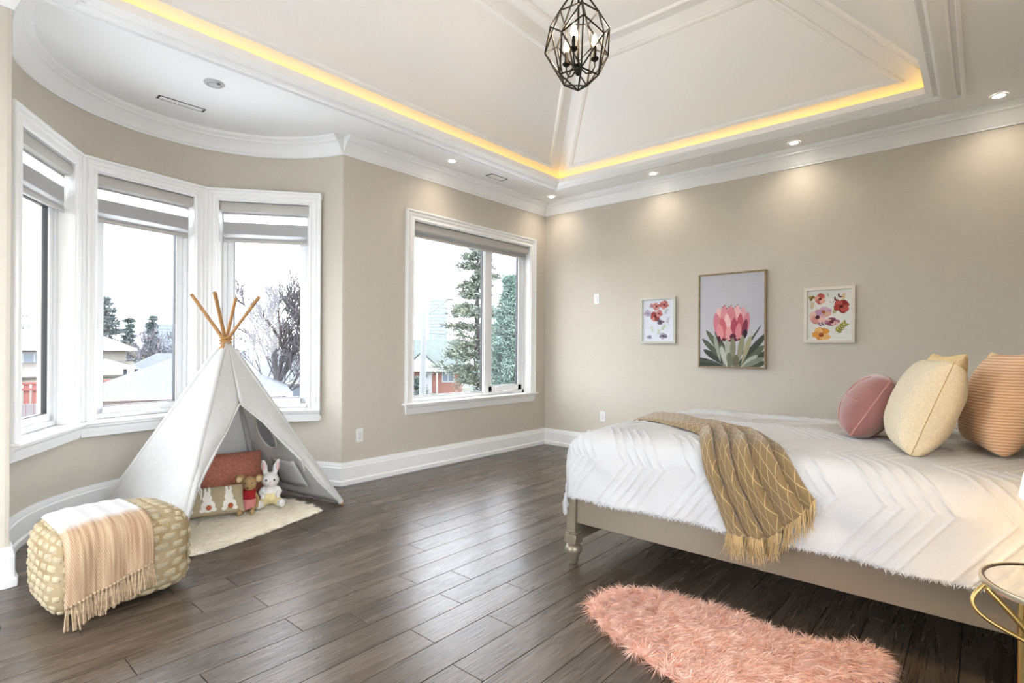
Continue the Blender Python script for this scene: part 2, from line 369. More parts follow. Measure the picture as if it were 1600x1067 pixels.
# ------------------------------------------------------------------ windows
FAB = M('grey_blind_fabric', hx('#a9a8a8'), .9, var=.04, vscale=200, bump=.2, bscale=500)
def sheer_mat():
    m = bpy.data.materials.new('sheer_blind_fabric'); m.use_nodes = True; nt = m.node_tree; nt.nodes.clear(); N = nt.nodes.new
    o, t, d, x = N('ShaderNodeOutputMaterial'), N('ShaderNodeBsdfTransparent'), N('ShaderNodeBsdfTranslucent'), N('ShaderNodeMixShader'); d.inputs[0].default_value = (.85, .85, .85, 1); x.inputs[0].default_value = .45
    nt.links.new(t.outputs[0], x.inputs[1]); nt.links.new(d.outputs[0], x.inputs[2]); nt.links.new(x.outputs[0], o.inputs[0]); return m
SHEER = sheer_mat()
CASS = M('blind_cassette', hx('#b9b6b0'), .6, bump=.1, bscale=400)
CASP = [(0, .0), (.0, .030), (.004, .035), (.016, .035), (.020, .030), (.021, .020), (.034, .018), (.038, .025), (.046, .027), (.052, .024), (.055, .016), (.076, .018), (.084, .026), (.092, .026), (.096, .016), (.104, .012), (.104, .0)]   # from outer edge inwards, height
def window(name, O, t, w, z0, z1, depth, mull=None, zebra=True, label_pos='', apron=True, side_cas=(True, True), swing=True, stool_ext=.03):
    """O: plan point of the left end of the casing's back face, t: unit plan vector to the right, room is on the left-hand normal side"""
    O = Vector((O[0], O[1])); t = Vector((t[0], t[1])).normalized(); n = Vector((t.y, -t.x))   # into the room
    win = thing(name, (O.x + t.x * w / 2, O.y + t.y * w / 2, z0), kind='structure')
    def F(a, z, d): q = O + t * a + n * d; return (q.x, q.y, z)
    def bx(mb, a0, a1, zz0, zz1, d0, d1, bev=0.0):
        b = MB(); b.box((a0, zz0, d0), (a1, zz1, d1), bev=bev); mb.add([F(p[0], p[1], p[2]) for p in b.v], [tuple(reversed(q)) for q in b.f]); return mb
    c = .104
    # casing with mitred moulded profile on three sides
    MB().sweep([(0, z0), (0, z1), (w, z1), (w, z0)], CASP, fn=lambda a, b, h: F(a, b, h), loop=True).build('casing', WHITE, win, smooth=35, fixn=True)
    # jamb lining
    j = MB(); bx(j, c - .02, c, z0, z1 - c, -depth, .004); bx(j, w - c, w - c + .02, z0, z1 - c, -depth, .004); bx(j, c - .02, w - c + .02, z1 - c, z1 - c + .02, -depth, .004)
    bx(j, c - .02, w - c + .02, z0 - .03, z0 - .002, -depth, .0); j.build('jamb', WHITE, win)
    # stool and apron
    st = MB(); bx(st, -stool_ext, w + stool_ext, z0 - .022, z0, -.06, .062, bev=.008); st.build('stool', WHITE, win, smooth=40)
    if apron:
        ap = MB(); pr = [(0, 0), (.034, 0), (.036, -.014), (.026, -.026), (.022, -.05), (.016, -.066), (.012, -.088), (0, -.092)]
        V = []
        for a in (0.0, w):
            for d, z in pr: V.append(F(a + (.012 if a == 0 else -.012) * (z / -.09), z0 - .022 + z, d))
        k = len(pr); ap.add(V, [(i, (i + 1) % k, k + (i + 1) % k, k + i) for i in range(k)] + [tuple(range(k)), tuple(range(2 * k - 1, k - 1, -1))]); ap.build('apron', WHITE, win, smooth=30, fixn=True)
    # vinyl frame at the back of the reveal
    a0, a1, zz0, zz1 = c, w - c, z0 + .0, z1 - c; fd0, fd1 = -depth, -depth + .055; fw = .036
    fr = MB(); bx(fr, a0, a0 + fw, zz0, zz1, fd0, fd1, .004); bx(fr, a1 - fw, a1, zz0, zz1, fd0, fd1, .004); bx(fr, a0, a1, zz1 - fw, zz1, fd0, fd1, .004); bx(fr, a0, a1, zz0, zz0 + fw, fd0, fd1, .004)
    cells = [(a0 + fw, a1 - fw)]
    if mull: bx(fr, mull - .036, mull + .036, zz0, zz1, fd0, fd1 + .006, .004); cells = [(a0 + fw, mull - .036), (mull + .036, a1 - fw)]
    fr.build('frame', VINYL, win, smooth=40)
    for ci, (p, q) in enumerate(cells):
        casement = (mull is None) or ci == 1
        sw = (.050 if mull is None else .066) if casement else .014; top = .016 if mull else .05
        if mull is None: zt = zz1 - fw - .235
        else: zt = zz1 - fw
        zl = zz0 + fw
        sa = MB(); d0, d1 = fd0 + .006, fd1 - .010
        if mull is None: bx(sa, p, q, zt - .002, zt + .055, d0, d1 + .004, .004)
        bx(sa, p, p + sw, zl, zt, d0, d1, .004); bx(sa, q - sw, q, zl, zt, d0, d1, .004); bx(sa, p, q, zl, zl + sw, d0, d1, .004); bx(sa, p, q, zt - sw, zt, d0, d1, .004)
        so = sa.build('sash', VINYL, win, smooth=40)
        g = MB(); e = .005
        for (u0, u1, v0, v1) in ((p + sw, p + sw + e, zl + sw, zt - sw), (q - sw - e, q - sw, zl + sw, zt - sw), (p + sw, q - sw, zl + sw, zl + sw + e), (p + sw, q - sw, zt - sw - e, zt - sw)): bx(g, u0, u1, v0, v1, d0 - .004, d1 - .012)
        g.build('gasket', BLACK, so)
        if mull is None: tp = MB(); bx(tp, p, q, zt + .05, zz1 - fw + .004, (d0 + d1) / 2 - .004, (d0 + d1) / 2 - .001); tp.build('transom_pane', GLASS, so)
        pn = MB(); bx(pn, p + sw, q - sw, zl + sw, zt - sw, (d0 + d1) / 2 - .004, (d0 + d1) / 2 - .001); pn.build('pane', GLASS, so)
        if casement:
            h = MB(); m = (p + q) / 2 + (.06 if mull is None else .02); bx(h, m - .07, m + .07, zl - .016, zl + .006, d1, d1 + .03, .006); bx(h, m - .065, m + .02, zl - .006, zl + .004, d1 + .028, d1 + .038, .003); h.build('crank_handle', VINYL, win, smooth=40)
            k = MB(); bx(k, p + .006, p + .022, (zl + zt) / 2 - .1, (zl + zt) / 2, d1, d1 + .012, .004); k.build('latch', VINYL, win, smooth=40)
    # blind
    bz = z1 - c; bl = thing('roller_blind', F(w / 2, bz - .3, -.03), 'zebra roller blind drawn up in the ' + label_pos if zebra else 'pale roller blind rolled up at the top of the ' + label_pos, 'blind')
    b = MB(); prof = [(-.075, -.004), (-.002, -.004), (.008, -.02), (.010, -.05), (.002, -.078), (-.010, -.082), (-.075, -.082)]
    s = .006; V = [F(aa, bz + z, d - .012) for aa in (c + s, w - c - s) for d, z in prof]; k = len(prof)
    b.add(V, [(i, (i + 1) % k, k + (i + 1) % k, k + i) for i in range(k)] + [tuple(range(k)), tuple(range(2 * k - 1, k - 1, -1))]); b.build('cassette', CASS, bl, smooth=30, fixn=True)
    a, e = c + .02, w - c - .02; zc = bz - .084
    if zebra:
        for (h0, h1, mt, nm) in ((0, .018, FAB, 'fabric_band'), (.018, .085, SHEER, 'sheer_band'), (.085, .185, FAB, 'fabric_band'), (.185, .215, SHEER, 'sheer_band'), (.215, .235, FAB, 'fabric_band')):
            q = MB(); bx(q, a, e, zc - h1, zc - h0, -.046, -.044); q.build(nm, mt, bl)
        q = MB(); bx(q, a, e, zc - .258, zc - .232, -.052, -.038, .005); q.build('bottom_bar', CASS, bl, smooth=40)
    else:
        q = MB(); bx(q, a, e, zc - .045, zc, -.046, -.044); q.build('fabric_band', FAB, bl)
        q = MB(); bx(q, a, e, zc - .064, zc - .042, -.054, -.036, .005); q.build('bottom_bar', CASS, bl, smooth=40)
        q = MB(); q.tube([F(e + .012, bz - .07, -.02), F(e + .012, bz - .12, -.018)], .008, 8); q.build('end_bracket', VINYL, bl)
    return win

# the broad window: path runs with the room on its right hand, i.e. travelling +y along x = 0
window('window_1', (0, -2.204), (0, 1), 1.991, .665, 2.549, .13, mull=1.991 - .775 + .0, zebra=False, label_pos='broad window beside the pictures wall')
J = [(BC[0] + 1.095 * math.cos(math.radians(a)), BC[1] + 1.095 * math.sin(math.radians(a))) for a in (264.5, 215.7, 167.2, 116.8)]
for i, (nm, lp) in enumerate((('window_4', 'bay window partly hidden at the left edge'), ('window_3', 'bay window left of the play tent'), ('window_2', 'bay window behind the tent poles'))):
    a, b = Vector(J[i]), Vector(J[i + 1]); d = (b - a); window(nm, a, d.normalized(), d.length, .665, 2.549, .14, label_pos=lp, stool_ext=.004)
# outer shell of the turret between the windows
def turret_posts():
    w = MB()
    for a in (264.5, 215.7, 167.2, 116.8):
        half = 5.2
        pts = [(BC[0] + r * math.cos(math.radians(a + s * half)), BC[1] + r * math.sin(math.radians(a + s * half))) for r, s in ((1.12, -1), (1.12, 1), (1.30, 1), (1.30, -1))]
        w.prism(pts, lambda x, y, h: (x, y, h), .58, 2.55)
    tag(w.build('wall_turret', WALL), kind='structure')
    # flat lining between the straight casings and the curved wall, above and below the windows
    for nm, z0, z1 in (('trim_3', 2.50, 2.545), ('trim_4', .562, .60)):
        m = MB(); ring = J + [(BC[0] + 1.16 * math.cos(math.radians(a)), BC[1] + 1.16 * math.sin(math.radians(a))) for a in np.linspace(116.8, 264.5, 20)]
        m.prism(ring, lambda x, y, h: (x, y, h), z0, z1); tag(m.build(nm, WHITE, fixn=True), kind='structure')
turret_posts()
# unseen glazed doors behind and beside the camera, added to let in daylight
def fill_doors(name, F, a0, a1, n, z0=.06, z1=2.65):
    """F(a, d, z): along the wall, depth (positive into the room), height"""
    o = thing(name, F((a0 + a1) / 2, 0, z0), kind='structure'); fr = MB(); xs = [a0 + (a1 - a0) * i / n for i in range(n + 1)]
    def bx(mb, p, q, bev=0.0): k = MB().box(p, q, bev=bev); mb.add([F(*v) for v in k.v], k.f); return mb
    for x in xs: bx(fr, (max(a0, x - .035), -.16, z0), (min(a1, x + .035), -.08, z1), .004)
    for p, q in ((z0, z0 + .07), (z1 - .07, z1)): bx(fr, (a0, -.16, p), (a1, -.08, q), .004)
    fr.build('frame', VINYL, o, smooth=40, fixn=True)
    for x0, x1 in zip(xs[:-1], xs[1:]): bx(MB(), (x0 + .03, -.125, z0 + .06), (x1 - .03, -.121, z1 - .06)).build('pane', GLASS, o, fixn=True)
    MB().sweep([(a0 - .09, .0), (a0 - .09, z1 + .09), (a1 + .09, z1 + .09), (a1 + .09, .0)], CASP, fn=lambda a, b, h: F(a, h, b), loop=True).build('casing', WHITE, o, smooth=35, fixn=True)
fill_doors('fill_doors_front', lambda a, d, z: (a, FY + d, z), .75, 2.25, 2)
fill_doors('fill_doors_right', lambda a, d, z: (RX - d, a, z), -6.15, -3.95, 3)
# ------------------------------------------------------------------ ceiling fixtures
def downlight(x, y, label):
    o = thing('recessed_downlight', (x, y, CEIL_Z), label, 'downlight', 'recessed ceiling downlights')
    MB().lathe([(.032, -.001), (.036, -.006), (.050, -.006), (.054, -.001)], (x, y, CEIL_Z), 24, close=False).build('trim_ring', WHITE, o, smooth=40)
    MB().lathe([(.034, -.0015), (.0, -.0015)], (x, y, CEIL_Z), 24, close=False).build('lens', M('downlight_lens', (1, .95, .88), .5, emis=14, ecol=(1, .93, .82)), o)
    l = bpy.data.lights.new('downlight_beam', 'SPOT'); l.energy = DOWNLIGHT_W; l.color = (1, .88, .73); l.spot_size = math.radians(140); l.spot_blend = 1.0; l.shadow_soft_size = .04
    lo = bpy.data.objects.new('downlight_beam', l); COL.objects.link(lo); lo.parent = o; lo.location = (0, 0, -.012)
for x, y, s in ((.29, -.26, 'in the far room corner above the broad window'), (.29, -1.87, 'above the broad window near the bay'), (1.61, -.26, 'above the smallest flower print'), (2.94, -.24, 'between the large print and the right flower print'),
                (4.28, -.26, 'at the right edge beside the tray moulding'), (4.28, -1.87, 'over the bed pillows'), (4.28, -3.5, 'over the side table'), (4.28, -5.3, 'over the camera side corner'), (2.94, -5.3, 'near the added doors behind the camera'), (1.61, -5.3, 'behind the pouf')):
    downlight(x, y, 'small white recessed downlight ' + s)

def vent(x, y, L, W, label, ang=0.0):
    o = thing('ceiling_vent', (x, y, CEIL_Z), label, 'vent', 'linear ceiling vents'); z = CEIL_Z
    f = MB(); f.box((x - W / 2, y - L / 2, z - .003), (x + W / 2, y + L / 2, z), bev=.001); f.build('blade', WHITE, o)
    s = MB(); e = .006
    s.box((x - W / 2 - e, y - L / 2, z - .0035), (x - W / 2, y + L / 2, z)); s.box((x + W / 2, y - L / 2, z - .0035), (x + W / 2 + e, y + L / 2, z))
    s.box((x - W / 2 - e, y - L / 2 - .014, z - .0035), (x + W / 2 + e, y - L / 2, z)); s.box((x - W / 2 - e, y + L / 2, z - .0035), (x + W / 2 + e, y + L / 2 + .014, z)); s.build('slot', M('vent_shadow_gap', (.05, .05, .055), .7), o)
vent(-.354, -4.026, .29, .055, 'long narrow flush ceiling vent over the bay windows')
vent(.278, -1.215, .22, .085, 'small flush ceiling vent above the broad window')
def speaker():
    o = thing('ceiling_speaker', (.173, -3.99, CEIL_Z), 'round grey ceiling detector with slotted edge near the tray moulding', 'detector')
    MB().lathe([(.0, -.014), (.050, -.014), (.062, -.008), (.066, 0)], (.173, -3.99, CEIL_Z), 32).build('body', M('detector_grey', hx('#bdbdbd'), .6), o, smooth=40)
    MB().lathe([(.040, -.0145), (.043, -.0165), (.046, -.0145)], (.173, -3.99, CEIL_Z), 32, close=False).build('ring', M('detector_ring', hx('#8c8c8c'), .5), o, smooth=40)
    MB().box((.205, -3.985, CEIL_Z - .018), (.225, -3.970, CEIL_Z - .012)).build('sensor', BLACK, o)
speaker()

def chandelier():
    X, Y = 2.30, -2.66; o = thing('chandelier', (X, Y, 2.80), 'black geometric cage pendant chandelier with glowing candle bulbs', 'chandelier')
    rt = Vector((.754, .657, 0)); fw = Vector((-.657, .754, 0))
    def ring(n, r, z, a0, dz=0.0): return [Vector((X, Y, z + (dz if i % 2 else -dz))) + rt * (r * math.cos(math.radians(a0) + 2 * PI * i / n)) + fw * (r * math.sin(math.radians(a0) + 2 * PI * i / n)) for i in range(n)]
    bot = Vector((X, Y, 2.805)); top = Vector((X, Y, 3.47))
    lo = ring(5, .125, 2.885, 200, .0); mid = ring(5, .212, 3.065, 180 - 16); up = ring(5, .125, 3.275, 200, 0)
    md2 = ring(5, .19, 3.16, 180 + 20)
    E = []
    n = 5
    for i in range(n):
        E += [(bot, lo[i]), (lo[i], lo[(i + 1) % n]), (lo[i], mid[i]), (lo[i], mid[(i + 1) % n]), (mid[i], md2[i]), (md2[i], mid[(i + 1) % n]), (md2[i], up[i]), (mid[i], up[i]), (up[i], up[(i + 1) % n]), (up[i], top), (lo[i], md2[i])]
    cage = thing('cage', (0, 0, 0)); cage.parent = o
    for a, b in E: MB().tube([a, b], .0055, 6).build('bar', DARKMET, cage, smooth=60)
    MB().tube([(X, Y, 2.93), (X, Y, 3.78)], .007, 8).build('stem', DARKMET, o, smooth=60)
    MB().lathe([(.0, 3.80), (.065, 3.80), (.065, 3.785), (.02, 3.765), (.0, 3.765)], (X, Y, 0), 20).build('canopy', DARKMET, o, smooth=40)
    MB().lathe([(.0, 2.895), (.012, 2.90), (.022, 2.92), (.026, 2.935), (.018, 2.95), (.03, 2.96), (.012, 2.975), (.0, 2.98)], (X, Y, 0), 16).build('hub', DARKMET, o, smooth=50)
    bulb = M('lit_bulb', (1, .8, .45), .3, emis=9, ecol=(1, .68, .30))
    for k in range(3):
        a = math.radians(8 + 120 * k); d = rt * math.cos(a) + fw * math.sin(a); C0 = Vector((X, Y, 0)) + d * .105
        arm = MB().tube([Vector((X, Y, 2.945)) + d * .015, Vector((X, Y, 2.915)) + d * .05, Vector((X, Y, 2.92)) + d * .085, Vector((X, Y, 2.96)) + d * .105, Vector((X, Y, 3.0)) + d * .105], .005, 8).build('arm', DARKMET, o, smooth=60)
        MB().lathe([(.0, 2.995), (.012, 2.995), (.026, 3.008), (.026, 3.014), (.012, 3.016), (.0, 3.016)], C0, 16).build('drip_dish', DARKMET, arm, smooth=40)
        MB().lathe([(.012, 3.014), (.012, 3.085), (.0, 3.085)], C0, 12).build('candle_sleeve', DARKMET, arm, smooth=40)
        MB().lathe([(.009, 3.083), (.018, 3.10), (.020, 3.115), (.013, 3.14), (.005, 3.162), (.0, 3.168)], C0, 14, close=False).build('bulb', bulb, arm, smooth=60)
        l = bpy.data.lights.new('bulb_light', 'POINT'); l.energy = BULB_W; l.color = (1, .86, .68); l.shadow_soft_size = .025
        lo_ = bpy.data.objects.new('bulb_light', l); COL.objects.link(lo_); lo_.parent = o; lo_.location = (C0 + Vector((0, 0, 3.20))) - Vector((X, Y, 2.80))
chandelier()

# ------------------------------------------------------------------ wall plates and pictures
def plate(F, label, cat, kind, name):
    o = thing(name, F(0, 0, 0), label, cat)
    P = M('white_plastic', (.8, .79, .77), .4)
    def b(mb, a0, a1, z0, z1, d0, d1, bev=.001):
        q = MB().box((a0, z0, d0), (a1, z1, d1), bev=bev); mb.add([F(*p) for p in q.v], q.f); return mb
    b(MB(), -.036, .036, -.060, .060, 0, .006, .002).build('cover_plate', P, o, fixn=True)
    b(MB(), -.018, .018, -.034, .034, .005, .0085).build('insert', M('white_plastic_insert', (.74, .73, .71), .35), o, fixn=True)
    if kind == 'outlet':
        s = MB()
        for zz in (.017, -.017): b(s, -.008, -.006, zz - .004, zz + .004, .008, .0088, .0); b(s, .006, .008, zz - .004, zz + .004, .008, .0088, .0); b(s, -.002, .002, zz - .011, zz - .007, .008, .0088, .0)
        s.build('slots', BLACK, o, fixn=True)
    else: b(MB(), -.015, .015, -.030, .030, .008, .0115, .002).build('rocker', P, o, fixn=True)
    b(MB(), -.003, .003, .045, .051, .005, .0068, .0).build('screw', M('plate_screw', (.5, .5, .5), .4), o, fixn=True)
plate(lambda a, z, d: (d, -2.703 + a, .417 + z), 'white power outlet below and left of the broad window', 'outlet', 'outlet', 'power_outlet')
plate(lambda a, z, d: (.864 + a, -d, .416 + z), 'white power outlet on the picture wall behind the bed foot', 'outlet', 'outlet', 'power_outlet')
plate(lambda a, z, d: (.771 + a, -d, 1.792 + z), 'white rocker switch on the wall left of the flower prints', 'switch', 'switch', 'light_switch')

def leafp(cx, cy, L, W, ang, n=12, tip=.8, pw=.8):
    out = []
    for k in range(2 * n):
        s = k / n if k <= n else 2 - k / n; side = 1 if k < n else -1
        w = W / 2 * (math.sin(PI * s ** tip)) ** pw * side if 0 < s < 1 else 0
        a = math.radians(ang); x, y = s * L, w; out.append((cx + x * math.cos(a) - y * math.sin(a), cy + x * math.sin(a) + y * math.cos(a)))
    return out
def blob(cx, cy, rx, ry, rg, n=12, j=.18): return [(cx + rx * (1 + rg.uniform(-j, j)) * math.cos(2 * PI * k / n), cy + ry * (1 + rg.uniform(-j, j)) * math.sin(2 * PI * k / n)) for k in range(n)]
def picture(name, x0, x1, z0, z1, label, frame_mat, paper, shapes, fw, fd, recess=.008):
    cx = (x0 + x1) / 2; o = thing(name, (cx, 0, z0), label, 'picture'); yb = -.006
    pr = [(0, .0), (0, fd), (fw * .15, fd + .001), (fw * .85, fd + .001), (fw, fd - .002), (fw, .004)]
    MB().sweep([(x0, z0), (x0, z1), (x1, z1), (x1, z0)], pr, closed=True, fn=lambda a, b, h: (a, yb - h, b)).build('frame', frame_mat, o, smooth=30, fixn=True)
    yp = yb - fd + recess; MB().box((x0 + fw * .5, yb, z0 + fw * .5), (x1 - fw * .5, yp, z1 - fw * .5)).build('print', paper, o)
    a0, a1, b0, b1 = x0 + fw, x1 - fw, z0 + fw, z1 - fw; W, Hh = a1 - a0, b1 - b0; mats = []; mb = MB(); lay = 0
    for col, pts in shapes:
        m = M('ink_' + col, hx(col), .85)
        if m not in mats: mats.append(m)
        mb.cur = mats.index(m); lay += 1
        P = [(min(max(u, .0), 1.0), min(max(v, .0), 1.0)) for u, v in pts]
        mb.poly([(a0 + u * W, yp - .0002 - lay * .000012, b0 + v * Hh) for u, v in P])
    mb.build('printed_flowers', mats, o, kind='stuff')
    return o
def pictures():
    rg = random.Random(3)
    wood = M('weathered_oak_frame', hx('#8f7a5c'), .6, var=.25, vscale=9, stretch=(8, 8, 2), bump=.2, bscale=60); cream = M('cream_frame', hx('#d8d0c2'), .5, var=.04); 
    # --- large flower
    S_ = []; A = .65 / .94 if False else 1.45      # canvas is taller than wide
    def lf(cx, cy, L, W, ang, col, tip=1.5, pw=.55):
        p = leafp(0, 0, L, W, ang, tip=tip, pw=pw); S_.append((col, [(cx + x, cy + y / A) for x, y in p]))
    for cx, cy, L, W, an, c in ((.52, -.02, .55, .10, 148, '#3c4038'), (.50, -.03, .62, .11, 165, '#4a4f44'), (.52, -.02, .68, .09, 136, '#555a4b'), (.5, -.02, .60, .10, 175, '#3a3f36'), (.52, .0, .72, .09, 126, '#626853'),
                             (.58, -.02, .62, .10, 28, '#3e4438'), (.58, -.02, .56, .11, 40, '#59604e'), (.56, -.03, .50, .10, 14, '#454a3e'), (.58, .0, .72, .09, 48, '#3b4136'), (.56, .02, .74, .03, 57, '#4a5044'), (.54, .0, .64, .07, 118, '#4b5143')):
        lf(cx, cy, L, W, an, c)
    S_.append(('#5a1f2b', blob(.5, .33, .19, .07, rg, 14, .1)))
    for cx, cy, L, W, an, c in ((.36, .30, .50, .15, 97, '#e2b5b4'), (.64, .30, .50, .15, 84, '#d79ea1'), (.42, .30, .54, .15, 93, '#d58c92'), (.58, .30, .53, .15, 88, '#e3b0b1'), (.50, .30, .52, .16, 90, '#cf7f88'), (.33, .30, .42, .13, 100, '#cc7c86'), (.69, .31, .40, .11, 80, '#c98089'),
                             (.46, .30, .40, .11, 94, '#e8bdbb'), (.62, .30, .40, .10, 86, '#b85564'), (.40, .30, .34, .11, 98, '#c8656f'), (.54, .28, .36, .11, 88, '#a9475a'), (.68, .31, .30, .08, 79, '#7d3346'), (.35, .29, .26, .10, 100, '#d98f93'), (.47, .28, .22, .10, 92, '#dd9b9b'), (.60, .29, .26, .09, 84, '#d0838a')):
        lf(cx, cy, L * 1.0, W * 1.05, an, c, tip=1.0, pw=.6)
    for i in range(9): S_.append(('#6e2536', blob(.37 + .033 * i, .645 + .02 * math.sin(i * 2.1), .010, .006, rg, 7, .4)))
    for cx, cy, L, W, an, c in ((.32, .25, .12, .05, 95, '#4b1a28'), (.53, .27, .12, .10, 90, '#591d30'), (.70, .29, .16, .07, 80, '#2c2026')): lf(cx, cy, L, W, an, c)
    for cx, cy, L, W, an, c in ((.40, .0, .34, .07, 98, '#8f9384'), (.47, .0, .44, .08, 95, '#a8ab9b'), (.53, .0, .46, .09, 90, '#7f8168'), (.60, .0, .50, .09, 80, '#8d8c70'), (.45, -.02, .36, .08, 108, '#b6b8ac'), (.66, .02, .48, .08, 72, '#a19a7b'), (.34, .04, .44, .06, 104, '#9ba092'), (.50, -.04, .28, .10, 96, '#6e7060'), (.56, -.05, .26, .10, 84, '#66634e'), (.62, -.03, .36, .09, 38, '#a9aca1'), (.64, -.02, .40, .08, 26, '#7b8070')): lf(cx, cy, L, W, an, c)
    picture('framed_picture', 2.010, 2.660, 1.022, 1.963, 'large framed print of a pink protea flower on pale grey', wood, M('pale_grey_paper', hx('#c3c1c6'), .85, col2='#b4b4bd', vscale=1.2, var=.01), S_, .016, .034, .006)
    # --- right print: loose watercolour bouquet
    def flower(S2, u, v, r, col, cen, petals=6, asp=.8):
        r *= 1.2
        for k in range(petals):
            a = 2 * PI * k / petals + rg.random(); S2.append((col[k % len(col)], blob(u + r * .55 * math.cos(a), v + r * .55 * asp * math.sin(a), r * .55, r * .5 * asp, rg)))
        S2.append((cen, blob(u, v, r * .28, r * .22, rg)))
    def sprig(S2, u, v, L, an, col, n=5):
        p = leafp(0, 0, L, .012, an); S2.append((col, [(u + x, v + y * .8) for x, y in p])); a = math.radians(an)
        for k in range(n):
            s = L * (k + 1) / (n + .5)
            for sg in (1, -1):
                p = leafp(0, 0, L * .33, L * .13, an + sg * 45); S2.append((col, [(u + s * math.cos(a) + x, v + s * math.sin(a) * .8 + y * .8) for x, y in p]))
    S2 = []
    for a in ((.58, .5, .22, 60, '#9a9a4e', 4), (.62, .14, .34, 42, '#a8a238', 5), (.70, .1, .26, 62, '#7d7f33', 4), (.2, .3, .3, 15, '#8d6a80', 4), (.10, .6, .2, 85, '#c2b07a', 4), (.55, .72, .3, 45, '#5e1f22', 2), (.8, .78, .16, 75, '#d9b06a', 4), (.5, .86, .1, 110, '#7f9a6a', 2)): sprig(S2, *a)
    flower(S2, .30, .83, .11, ('#c98272', '#b5584e', '#d9a08e'), '#5e2622'); flower(S2, .78, .66, .14, ('#a23b33', '#8a2a28', '#b9544a'), '#5a1616'); flower(S2, .24, .46, .15, ('#d3a097', '#c98b86', '#dcb4a8'), '#3c1418'); flower(S2, .38, .56, .15, ('#b58bae', '#c3a0bd', '#d0a38c'), '#a55a30', asp=.6)
    flower(S2, .57, .36, .14, ('#a76f86', '#8a4a5e', '#d9b0a4'), '#6a2036', asp=.5); flower(S2, .33, .10, .17, ('#d9963f', '#c9803a', '#e0b06a'), '#8a3a18', asp=.7); flower(S2, .10, .85, .06, ('#7a6a2e', '#a88a3a'), '#4a3a1a', 3)
    for i in range(60): S2.append((rg.choice(['#6a4a5e', '#8d8a5a', '#4a3a3a', '#b58bae']), blob(rg.uniform(.08, .92), rg.uniform(.05, .9), .008, .006, rg, 6, .3)))
    picture('framed_picture', 2.978, 3.374, 1.268, 1.762, 'square-ish cream framed watercolour of red and orange blossoms, right of the protea print', cream, M('cool_white_paper', hx('#dcdcd6'), .9), S2, .028, .022, .012)
    S3 = []
    for a in ((.5, .12, .2, 80, '#b9c3a0', 4), (.6, .25, .2, 50, '#aebb92', 4), (.35, .2, .2, 110, '#c0c8ae', 4), (.7, .62, .2, 60, '#8d98a0', 3), (.25, .55, .22, 95, '#b6b2c4', 3), (.8, .4, .2, 80, '#b0a6b4', 3)): sprig(S3, *a)
    flower(S3, .45, .84, .10, ('#b96a62', '#c98f84'), '#5a2a34'); flower(S3, .70, .87, .11, ('#c9827a', '#a8605c'), '#6a2a30'); flower(S3, .42, .60, .13, ('#a8453f', '#c98f86', '#8f3534'), '#4a1a20'); flower(S3, .54, .66, .09, ('#c98a86', '#b56a68'), '#6a2a3a')
    flower(S3, .58, .46, .10, ('#5a5264', '#7a6f80'), '#332c3a', asp=.5); flower(S3, .68, .12, .10, ('#9a8f9c', '#6f6676'), '#3a3040', asp=.6); flower(S3, .22, .1, .08, ('#a7a6b6', '#8d8d9e'), '#6a6a7a', asp=.5); flower(S3, .16, .68, .09, ('#b3a6ba', '#a294ae'), '#84708e'); flower(S3, .3, .86, .06, ('#c9a0a0', '#b58a90'), '#7a4a50')
    for i in range(50): S3.append((rg.choice(['#9a8a98', '#a8b08a', '#6a5a66', '#c09a98']), blob(rg.uniform(.1, .9), rg.uniform(.05, .93), .010, .007, rg, 6, .3)))
    picture('framed_picture', 1.350, 1.756, 1.265, 1.764, 'silver-white framed pastel watercolour of small flowers, left of the protea print', M('silver_white_frame', hx('#c6c2b8'), .4, var=.04), M('bluish_white_paper', hx('#d6d9e2'), .9), S3, .026, .022, .014)
pictures()
